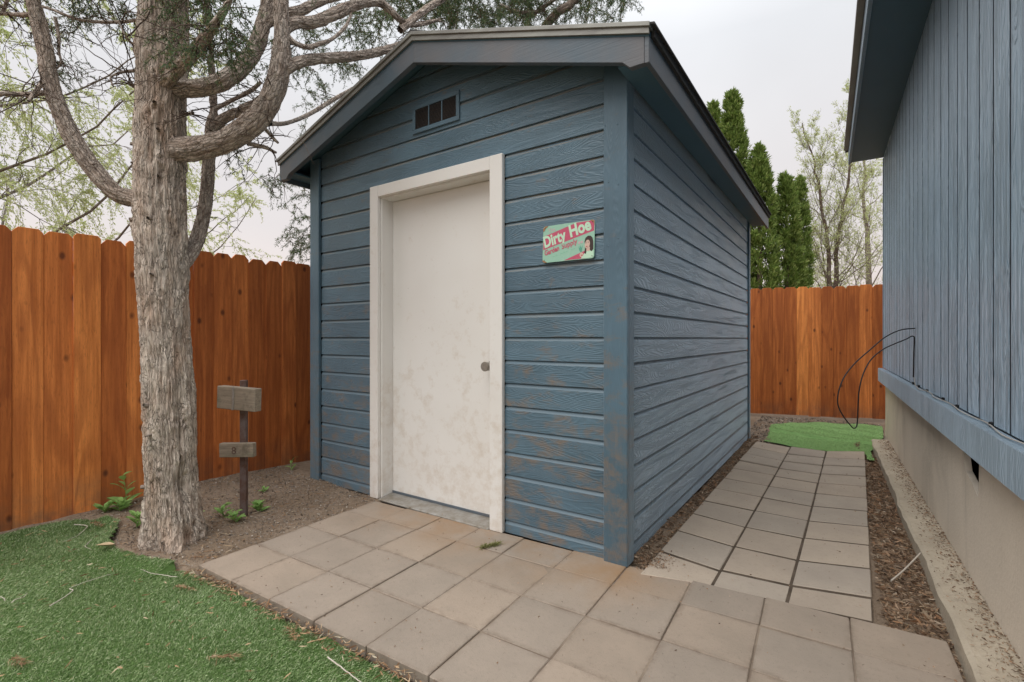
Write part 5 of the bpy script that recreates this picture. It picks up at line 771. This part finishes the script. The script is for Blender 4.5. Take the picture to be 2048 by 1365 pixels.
# sprays: a drooping twig set with scale-leaf branchlets
def sprays(anchors, rng_, per=26, tw=None):
    acc = Acc()
    for x_, y_, z_, s_ in anchors:
        p0 = np.array([x_, y_, z_]); nb = rng_.integers(2, 5)
        for q in range(nb):
            d = unit(rng_.normal(size=3)*np.array([1, 1, .6])+np.array([0, 0, -.25])); L = s_*rng_.uniform(.8, 1.7); t = np.linspace(0, 1, 7)[:, None]
            C = p0+d*L*t+np.array([0, 0, -1])*(t**2)*L*.45+rng_.normal(0, .006, (7, 3))
            if tw is not None: V, F_ = tube_nocap(C, np.linspace(.0022, .0010, 7)*(1+s_*3), 3); tw.add(V, F_)
            m = int(per*L/.13*1.5); tt = rng_.uniform(.12, 1, m); k0 = np.minimum((tt*6).astype(int), 5); fr = (tt*6-k0)[:, None]; B = C[k0]*(1-fr)+C[k0+1]*fr
            ax = unit(C[k0+1]-C[k0]); D = unit(ax*.75+rng_.normal(0, .62, (m, 3))); Ls = rng_.uniform(.25, .6, m)*s_*.55
            # every branchlet carries several thin leaf strips
            for r_ in range(4):
                f = rng_.uniform(0, .9, m); BB = B+D*(Ls*f)[:, None]; DD = unit(D+rng_.normal(0, .45, (m, 3))); V, F_ = blades(BB, DD, Ls*rng_.uniform(.3, .65, m), np.full(m, .0032+.010*(s_-.08)), rng_, .4, .1); acc.add(V, F_)
    return acc
tw = Acc(); acc = sprays(FOL, np.random.default_rng(5), 18, tw)
# bare dead twigs hanging between the limbs
rg = np.random.default_rng(8)
seeds = []
for kx in BR:
    if kx == 'TRUNK': continue
    P = spline(BR[kx], 40)[:, :3]
    for q in range(10 if kx[0] != 'N' else 6): seeds.append(P[rg.integers(6, 40)])
for p0 in seeds:
    d = unit(rg.normal(size=3)*np.array([1, 1, .5])); L = rg.uniform(.08, .42); t = np.linspace(0, 1, 9)[:, None]
    C = p0+d*L*t+np.array([0, 0, -1])*L*rg.uniform(-.25, .8)*t**2+np.cumsum(rg.normal(0, .006, (9, 3)), 0); V, F_ = tube_nocap(C, np.linspace(.0038, .0011, 9)*rg.uniform(.6, 1.2), 4); tw.add(V, F_)
    for r_ in range(rg.integers(1, 4)):
        i = rg.integers(3, 8); d2 = unit(d+rg.normal(0, .7, 3)); t2 = np.linspace(0, 1, 6)[:, None]; C2 = C[i]+d2*L*.5*t2+np.array([0, 0, -1])*L*.2*t2**2+np.cumsum(rg.normal(0, .004, (6, 3)), 0); V, F_ = tube_nocap(C2, np.linspace(.002, .0008, 6), 3); tw.add(V, F_)
BAD = lambda C: bool(np.any((C[:, 0] > -3.0)&(C[:, 1] > -.7)&(C[:, 2] < 3.3)&(C[:, 0] < .4)&(C[:, 1] < 4.0)&(C[:, 2] < 3.2-.322*np.abs(C[:, 0]+1.315)+.1)))
for A_ in (tw, acc):
    k2 = [i for i, v_ in enumerate(A_.V) if not BAD(v_)]; off = np.cumsum([0]+[len(v_) for v_ in A_.V]); nv, nf, n0 = [], [], 0
    for i in k2: nv.append(A_.V[i]); nf.append(A_.F[i]-off[i]+n0); n0 += len(A_.V[i])
    A_.V, A_.F, A_.n = nv, nf, n0
tag(link('twigs', tw.mesh('twigs', True), 'twig_bark', jun), kind='stuff')
tag(link('crown', acc.mesh('crown'), 'juniper', jun), kind='stuff')

# ------------------------------------------------------------------ trees beyond the fence
def grow_tree(name, base, h, label, group, seed, spread, trunk_r, n_limbs, leafn, leafL, weep=0., fork=0, mat_bark='pale_bark', leafmat_='spring_leaf', lo=.25, levels=3, twn=7, leafup=1., upright=.6):
    r_ = np.random.default_rng(seed); root = empty(name, base, label, 'tree', group); tr = Acc(); br = Acc(); lp = []; ld = []
    base = np.array(base, float)
    stems = []
    if fork:
        for q in range(fork):
            a = r_.uniform(0, 2*np.pi) if fork > 2 else q*np.pi+.4; tip = base+np.array([math.cos(a)*h*.10, math.sin(a)*h*.10, h*r_.uniform(.85, 1.)]); stems.append((base, tip))
    else: stems.append((base, base+np.array([r_.normal(0, .02)*h, r_.normal(0, .02)*h, h])))
    def limb(p, d, L, r0, lev):
        n_ = 9 if lev < 2 else 7; t = np.linspace(0, 1, n_)[:, None]; bend = np.array([0, 0, upright*(1 if lev < 2 else .5)])
        C = p+d*L*t+bend*L*.35*t**2+np.cumsum(r_.normal(0, L*.018, (n_, 3)), 0)*np.minimum(1, t*4)
        if weep and lev >= 2: C = C+np.array([0, 0, -1])*weep*L*t**1.7
        V, F_ = tube_nocap(C, np.linspace(r0, r0*.35, n_), 5 if lev < 2 else 3); br.add(V, F_)
        if lev >= levels:
            m = leafn; tt = r_.uniform(.1, 1, m)*(n_-1.001); i = tt.astype(int); f = (tt-i)[:, None]; B = C[i]*(1-f)+C[i+1]*f+r_.normal(0, .012, (m, 3))
            lp.append(B); ld.append(unit(unit(C[i+1]-C[i])+r_.normal(0, .7, (m, 3))+np.array([0, 0, -.2 if weep else .2]))); return
        m = twn if lev else twn+2
        for q in range(m):
            f = r_.uniform(.18, 1.); i = min(int(f*(n_-1)), n_-2); pp = C[i]; ax = unit(C[i+1]-C[i]); side = unit(np.cross(ax, r_.normal(size=3))); dd = unit(ax*.8+side*r_.uniform(.5, 1.0)); limb(pp, dd, L*r_.uniform(.38, .62)*(1.1-.4*f), max(r0*.40*(1-.5*f), .0028), lev+1)
    for a, b in stems:
        n_ = 24; t = np.linspace(0, 1, n_)[:, None]; C = a*(1-t)+b*t+np.cumsum(r_.normal(0, h*.004, (n_, 3)), 0)*t**.3; C[:, :2] += (r_.normal(0, .02, (1, 2))*h)*np.sin(t*np.pi)
        R_ = trunk_r*(1-.88*t[:, 0]**.9)*(1+.35*np.exp(-t[:, 0]*14)); V, F_ = tube_nocap(C, R_, 12); tr.add(V, F_)
        for q in range(n_limbs):
            f = lo+(1-lo)*(q+.5)/n_limbs*.97; i = min(int(f*(n_-1)), n_-2); an_ = q*2.4+r_.uniform(-.5, .5); d = np.array([math.cos(an_), math.sin(an_), r_.uniform(.25, .9)*upright*1.6]); d = unit(d); limb(C[i], d, spread*h*(1.05-.75*f)*r_.uniform(.8, 1.15), R_[i]*.24, 1)
    link('trunk', tr.mesh('trunk', True), mat_bark, root); tag(link('branches', br.mesh('branches', True), mat_bark, root), kind='stuff')
    if lp:
        P = np.vstack(lp); D = np.vstack(ld); n_ = len(P); V, F_ = leaves(P, D, r_.uniform(.5, 1.2, n_)*leafL, r_.uniform(.5, 1., n_)*leafL*.42, r_)
        tag(link('crown', np_mesh('crown', V, F_), leafmat_, root), kind='stuff')
    return root
GB = 'deciduous trees in spring leaf beyond the fences'
grow_tree('willow_tree', (-8.3, -.9, 0), 9.0, 'pale green willow with drooping twigs beyond the left fence', GB, 3, .36, .13, 32, 56, .046, weep=.85, lo=.14, twn=8)
grow_tree('willow_tree', (-9.6, -3.6, 0), 8.5, 'pale green willow at the far left edge beyond the fence', GB, 33, .34, .12, 26, 50, .05, weep=.8, lo=.14, twn=7)
grow_tree('willow_tree', (-10.6, 2.6, 0), 8.0, 'thin pale green tree seen between the juniper limbs', GB, 5, .30, .10, 20, 30, .06, weep=.5, lo=.3, twn=6)
grow_tree('budding_tree', (.50, 13.1, 0), 7.9, 'tall twin stemmed tree with sparse new leaves beyond the back fence', GB, 9, .22, .085, 26, 6, .05, fork=2, lo=.20, twn=8, upright=1.3, mat_bark='twig_bark')
grow_tree('budding_tree', (1.35, 16.4, 0), 7.4, 'bushy pale green tree beside the house corner beyond the back fence', GB, 12, .32, .13, 20, 11, .07, lo=.12, twn=7, upright=.9)
grow_tree('budding_tree', (-.3, 18.5, 0), 5.0, 'low twiggy pale tree behind the hedge conifers', GB, 15, .36, .10, 14, 10, .08, lo=.15, twn=6, upright=.8)
for i, (x_, y_, h_, lb) in enumerate(((-30.9, 12.3, 6.2, 'faint round treetop just above the left fence near the shed'), (-36, 17.5, 6.0, 'small faint treetop above the fence beside the shed wall'))):
    grow_tree('distant_tree', (x_, y_, 0), h_, lb, GB, 21+i, .34, .16, 12, 14, .16, lo=.35, twn=5)

def conifer(base, h, R_, seed, label):
    r_ = np.random.default_rng(seed); root = empty('arborvitae', base, label, 'conifer', 'columnar arborvitae behind the back fence')
    C = np.array([[0, 0, 0], [.02, .01, h*.5], [0, 0, h*.97]])+np.array(base); C = spline(C, 12); V, F_ = tube_nocap(C, np.linspace(.08, .01, 12), 8); link('trunk', np_mesh('trunk', V, F_, True), 'twig_bark', root)
    acc = Acc(); nc = int(760*h*R_/2.2)
    for q in range(nc):
        t = r_.uniform(.0, 1)**.9; a = r_.uniform(0, 2*np.pi); prof = .84+.32*t if t < .5 else (1-((t-.5)/.5)**1.5)**.85
        rr = R_*1.08*prof*r_.uniform(.70, 1.0)*(.86+.28*fbm(np.array([[math.cos(a)*2.2, math.sin(a)*2.2, t*h*1.6]]), seed, 2)[0]); L = r_.uniform(.13, .27)*(1.05-.35*t); ax = unit(np.array([math.cos(a)*.42, math.sin(a)*.42, 1.])+r_.normal(0, .16, 3)); p0 = np.array([math.cos(a)*rr, math.sin(a)*rr, max(.03, t*h-L*.75)])+np.array(base)
        m = 52; f = r_.uniform(0, 1, m); wd = .065*np.sin(np.clip(f*.9+.12, 0, 1)*np.pi)**.7*(1.15-.35*t); off = r_.normal(0, .5, (m, 3))*wd[:, None]; P = p0+ax*(f*L)[:, None]+off
        D = unit(ax*.9+unit(off)*.55+r_.normal(0, .28, (m, 3))); V, F_ = blades(P, D, r_.uniform(.05, .11, m), r_.uniform(.014, .028, m), r_, .5); acc.add(V, F_)
    m = int(60*h); zt_ = np.full(60, h*.98); P = np.stack([r_.normal(0, .03, 60), r_.normal(0, .03, 60), zt_-r_.uniform(0, .35, 60)], -1)+np.array(base)*np.array([1, 1, 0]); D = unit(np.stack([r_.normal(0, .3, 60), r_.normal(0, .3, 60), np.ones(60)], -1)); V, F_ = blades(P, D, r_.uniform(.06, .14, 60), np.full(60, .02), r_, .4); acc.add(V, F_)
    tag(link('crown', acc.mesh('crown'), 'arborvitae', root), kind='stuff')
lbs = ['slim arborvitae tip poking up left of the tallest one', 'tallest pointed arborvitae beside the shed eave', 'second arborvitae with a brown bare patch low down', 'rounded arborvitae third from the shed', 'shortest narrow arborvitae at the right end of the row', 'arborvitae mostly hidden behind the shed roof']
for i, (x_, y_, h_, R_) in enumerate([(-1.66, 9.8, 6.65, .27), (-1.10, 8.96, 6.42, .42), (-.56, 8.73, 5.05, .34), (-.15, 9.5, 4.62, .29), (.05, 10.6, 4.80, .19), (-2.2, 9.4, 6.0, .4)]): conifer((x_, y_, 0), h_, R_, 60+i, lbs[i])

# ------------------------------------------------------------------ little post with two weathered boards
ps = empty('marker_post', (-2.307, -.725, 0), 'rusty stake carrying two weathered wooden boards beside the tree', 'post')
link('stake', cbox(-.020, .020, -.016, .016, -.15, .875, .003), 'rusty_post', ps, (-2.307, -.725, gz(-2.307, -.725)*0), (0, 0, rad(34)))
def wb(L, h_, t_, z_, rz, off, tilt=0):
    me = cbox(-L/2, L/2, -t_/2, t_/2, -h_/2, h_/2, .004); c_ = Vector((.8256, .5643, 0)); f_ = Vector((.5643, -.8256, 0))
    return link('board', me, 'weathered_wood', ps, Vector((-2.307, -.725, z_))+c_*off+f_*.042, (0, tilt, rz))
b1 = wb(.315, .145, .055, .762, rad(16), -.008, rad(2)); b2 = wb(.228, .090, .040, .432, rad(30), -.016, rad(-1.5))
link('strap', cbox(-.009, .009, -.0305, -.0278, -.0735, .0735, .001), 'galvanised', b1, (-.020, 0, 0), (0, 0, 0), True)
cu = bpy.data.curves.new('t', 'FONT'); cu.body = '8'; cu.size = .066; cu.extrude = .0008; o = bpy.data.objects.new('t', cu); COL.objects.link(o)
me = bpy.data.meshes.new_from_object(o.evaluated_get(bpy.context.evaluated_depsgraph_get())); bpy.data.objects.remove(o); me.materials.clear(); me.transform(Matrix.Rotation(rad(90), 4, 'X'))
link('numeral', me, 'rusty_post', b2, (-.030, -.0208, -.023), (0, 0, 0), True)

# ------------------------------------------------------------------ weeds
def weed(x_, y_, h_, nl, lf, seed, label, stems=1):
    r_ = np.random.default_rng(seed); z_ = gz(x_, y_); rt = empty('weed_plant', (x_, y_, z_), label, 'weed', 'green weeds along the dirt strip')
    t = np.linspace(-1, 1, 5); V = []; 
    prof = [.12, .75, 1., .7, .05]; V = [(s_*.22*prof[i]*.5, i/4, .10*math.sin(i/4*3.1)-(.03 if s_ == 0 else 0)) for i in range(5) for s_ in (-1, 0, 1)]
    F_ = [(i*3+j, i*3+j+1, i*3+j+4, i*3+j+3) for i in range(4) for j in (0, 1)]; me = mesh('leaf', [(a*2, b, c_) for a, b, c_ in V], F_, True)
    for s_ in range(stems):
        ang = r_.uniform(0, 6.28); tip = np.array([math.cos(ang)*h_*.25, math.sin(ang)*h_*.25, h_]); C = spline([(0, 0, -.01), tuple(tip*.5+r_.normal(0, .008, 3)), tuple(tip)], 8)
        V2, F2 = tube(C, np.linspace(.003, .0015, 8), 5); link('stem', np_mesh('stem', V2, F2, True), 'weed_leaf', rt, (0, 0, 0), (0, 0, 0), True)
        for q in range(nl):
            f = .15+.85*q/max(1, nl-1); p_ = C[min(7, int(f*7))]; o = link('leaf', me, 'weed_leaf', rt, tuple(p_), (rad(r_.uniform(10, 45)), r_.uniform(-.3, .3), q*2.4+r_.uniform(-.4, .4)), True); sc = 1.35*lf*(1.1-.45*f)*r_.uniform(.8, 1.2); o.scale = (sc, sc, sc)
weed(-3.08, -1.11, .20, 9, .085, 1, 'tall leafy green weed by the fence left of the trunk', 1)
weed(-3.00, -1.17, .06, 7, .065, 2, 'broad low weed in front of the tall weed', 2); weed(-3.06, -1.235, .05, 6, .06, 3, 'small weed at the turf edge near the fence', 2)
weed(-2.64, -1.20, .085, 7, .065, 4, 'weed sprouting at the turf edge left of the trunk', 2)
weed(-2.40, -.80, .07, 6, .055, 5, 'weed at the left foot of the marker post', 2); weed(-2.24, -.80, .06, 6, .055, 6, 'weed at the right foot of the marker post', 2)
weed(-2.32, -.62, .05, 7, .05, 7, 'low weed behind the marker post', 3); weed(-2.98, .02, .10, 6, .045, 8, 'thin upright weed against the fence behind the post', 1)
weed(-.17, -1.02, .05, 6, .03, 11, 'small green sprout in a paver joint at the bottom of the patio', 2); weed(-2.62, -.42, .03, 5, .035, 9, 'tiny weed in the dirt between post and shed', 2); weed(-2.44, -.95, .09, 8, .03, 10, 'feathery weed between trunk and post', 2)

# ------------------------------------------------------------------ litter
rl = np.random.default_rng(12)
def scatter(name, n_, fn, zfn, Lr, Wr, mat_, label, cat, flatness=.25, parent=None):
    P = fn(n_); z = np.array([zfn(a, b) for a, b in P]) if not hasattr(zfn, '__len__') else zfn
    B = np.stack([P[:, 0], P[:, 1], z+.003+rl.uniform(0, .008, len(P))], -1); D = unit(np.stack([rl.normal(size=len(P)), rl.normal(size=len(P)), rl.normal(0, flatness, len(P))], -1)); n2 = len(P)
    V, F_ = blades(B-D*.5*Lr[0], D, rl.uniform(*Lr, n2), rl.uniform(*Wr, n2), rl, .5)
    o = link(name, np_mesh(name, V, F_), mat_); tag(o, label, cat, kind='stuff'); return o
U2 = lambda x0, x1, y0, y1: (lambda n_: np.stack([rl.uniform(x0, x1, n_), rl.uniform(y0, y1, n_)], -1))
def gzv(P): return ground_z(P[:, :1], P[:, 1:2])[:, 0]
def scat(name, P, z, Lr, Wr, mat_, label, cat, flat_=.25): return scatter(name, len(P), lambda n_: P, z, Lr, Wr, mat_, label, cat, flat_)
P = U2(1.06, 1.26, -.9, 4.3)(9000); P[:, 0] -= .028*P[:, 1]*.5; scat('wood_chips', P, gzv(P), (.012, .045), (.003, .012), 'litter', 'brown wood chips and needles between path and house footing', 'mulch')
P = U2(1.06, 1.26, -.9, 3.6)(3200); scat('needle_litter', P, gzv(P), (.02, .06), (.0012, .003), 'needle_litter', 'orange dry needles strewn over the chips by the footing', 'litter')
P = U2(.012, .10, .0, 3.9)(2600); scat('chip_strip', P, gzv(P)+.004, (.010, .035), (.003, .011), 'litter', 'narrow line of wood chips along the shed side wall', 'mulch')
P = U2(-.1, 1.3, 3.65, 5.7)(5200); P = P[~in_poly(P[:, 0], P[:, 1], TURF2)]; scat('gravel', P, gzv(P), (.010, .028), (.006, .018), 'pebbles', 'grey brown gravel along the foot of the back fence', 'gravel')
P = U2(1.29, 1.425, -.9, 4.2)(3600); P[:, 0] = 1.425-np.abs(rl.normal(0, .055, 3600)); P = P[P[:, 0] > 1.275]; P[:, 0] -= .028*P[:, 1]; scat('footing_litter', P, np.full(len(P), .05), (.004, .018), (.0015, .006), 'litter', 'chips and needles lying on the concrete footing', 'litter', .12)
P = U2(-3.15, -1.75, -1.35, .0)(5200); P = P[~in_poly(P[:, 0], P[:, 1], TURF)]; scat('dirt_crumbs', P, gzv(P), (.004, .018), (.002, .010), 'pebbles', 'crumbs and chips on the bare dirt round the juniper', 'litter')
P = U2(-3.1, -1.75, -1.35, .0)(700); P = P[~in_poly(P[:, 0], P[:, 1], TURF)]; scat('dirt_needles', P, gzv(P), (.02, .06), (.0014, .004), 'needle_litter', 'dry needles on the bare dirt round the juniper', 'litter')
P = np.stack([.06+rl.normal(0, .07, 900), .05+np.abs(rl.normal(0, .09, 900))], -1); P = P[(P[:, 0] > .02)&(P[:, 1] > .0)]; scat('soil_spill', P, np.full(len(P), -.004), (.004, .014), (.002, .008), 'litter', 'loose soil spilled at the shed corner beside the path', 'soil')
P = U2(-1.75, 1.25, -1.2, .0)(420); scat('patio_crumbs', P, np.full(len(P), .001), (.003, .011), (.0015, .006), 'litter', 'bits of dirt scattered over the patio pavers', 'litter', .1)
P = U2(.1, 1.03, .1, 3.5)(260); scat('path_crumbs', P, np.full(len(P), .006), (.003, .012), (.0015, .006), 'litter', 'bits of dirt scattered over the side path pavers', 'litter', .1)
q = rl.uniform(0, 1, 700); P = np.stack([-1.78+q*2.0, -1.235+q*.08-np.abs(rl.normal(0, .035, 700))], -1); scat('edge_litter', P, turf_z(P[:, 0], P[:, 1])+.020, (.010, .038), (.002, .007), 'needle_litter', 'dry leaf bits along the patio edge on the turf', 'litter')
P = U2(-3.1, .2, -2.4, -1.25)(520); P = P[in_poly(P[:, 0], P[:, 1], TURF)]; scat('turf_litter', P, turf_z(P[:, 0], P[:, 1])+.022, (.010, .036), (.002, .006), 'needle_litter', 'dry leaf bits scattered over the turf', 'litter')
# single fallen twigs, leaf and sprigs
def twig(pts, r0, label):
    C = spline(pts, 26)+np.cumsum(rl.normal(0, .0012, (26, 3)), 0); V, F_ = tube(C, np.linspace(r0, r0*.4, 26), 6)
    o = link('fallen_twig', np_mesh('fallen_twig', V, F_, True), 'dead_twig'); tag(o, label, 'twig', 'pale twigs fallen on the turf')
tz = lambda x_, y_: float(turf_z(np.array([[x_]]), np.array([[y_]]))[0, 0])+.024
for pp, r0, lb in (([(-1.89, -1.755), (-1.97, -1.66), (-2.03, -1.638), (-2.051, -1.491)], .0026, 'long pale forked twig in the middle of the turf'), ([(-.62, -1.285), (-.52, -1.29), (-.412, -1.30), (-.3, -1.33)], .0028, 'pale twig on the turf by the patio edge at bottom centre'),
                   ([(-3.0, -1.40), (-2.93, -1.36), (-2.85, -1.42), (-2.80, -1.50)], .003, 'curved grey twig on the turf near the fence'), ([(-2.08, -1.84), (-2.12, -1.80), (-2.16, -1.775)], .0022, 'short twig on the turf at the left edge'), ([(-2.62, -1.42), (-2.55, -1.47), (-2.45, -1.46)], .002, 'short twig beside the dry leaf on the turf'), ([(-2.30, -1.95), (-2.2, -1.86), (-2.12, -1.86)], .0024, 'straight twig running off the left edge of the turf'), ([(-1.75, -1.33), (-1.86, -1.38), (-1.95, -1.40)], .002, 'twig on the turf just off the patio corner')):
    twig([(a, b, tz(a, b)) for a, b in pp], r0, lb)
o = link('dry_leaf', mesh('dry_leaf', [(-.055, -.008, .006), (-.03, .018, .010), (.0, .022, .014), (.03, .016, .010), (.05, .0, .012), (.02, -.020, .016), (-.02, -.018, .012), (.0, .0, .0)], [(0, 1, 7), (1, 2, 7), (2, 3, 7), (3, 4, 7), (4, 5, 7), (5, 6, 7), (6, 0, 7)], True), 'dry_leaf', None, (-2.356, -1.43, tz(-2.356, -1.43)+.002), (0, 0, .5)); tag(o, 'large tan dry leaf lying on the turf near the trunk', 'leaf')
def sprig(x_, y_, z_, L, ang, mat_, label, n_=90, wd=.002, lift=.2):
    t = rl.uniform(0, 1, n_); ax = np.array([math.cos(ang), math.sin(ang), 0]); B = np.array([x_, y_, z_])+ax*(t*L)[:, None]+rl.normal(0, .006, (n_, 3))*np.array([1, 1, .4]); D = unit(ax+rl.normal(0, .65, (n_, 3))*np.array([1, 1, lift])); V, F_ = blades(B, D, rl.uniform(.012, .035, n_), np.full(n_, wd), rl, .4)
    o = link('dry_sprig', np_mesh('dry_sprig', V, F_), mat_); tag(o, label, 'sprig', 'dry juniper sprigs on the ground')
for x_, y_, L, a, lb in ((-1.66, -1.37, .10, .3, 'tan dry juniper sprig on the turf left of the patio edge'), (-.80, -1.29, .11, 2.9, 'tan dry sprig touching the patio edge at bottom centre'), (-.98, -1.53, .11, .7, 'orange dry sprig on the turf near the bottom edge'), (-1.56, -1.93, .09, .2, 'greyish dry sprig in the bottom left of the turf'), (-1.95, -1.20, .16, .5, 'dry juniper sprig against the foot of the trunk'), (-2.95, -1.33, .14, .1, 'greenish dry sprig on the turf under the fence')): sprig(x_, y_, tz(x_, y_), L, a, 'needle_litter', lb)
sprig(-.72, -.27, .010, .11, 1.1, 'moss', 'yellow green dry moss tuft on the pavers below the door', 260, .003, .6)
o = link('dead_stick', np_mesh('dead_stick', *tube(spline([(1.10, .55, .0), (1.16, .68, .02), (1.235, .84, .06)], 20), np.full(20, .004), 6), True), 'dead_twig'); tag(o, 'thin stick leaning on the footing over the chips', 'stick')
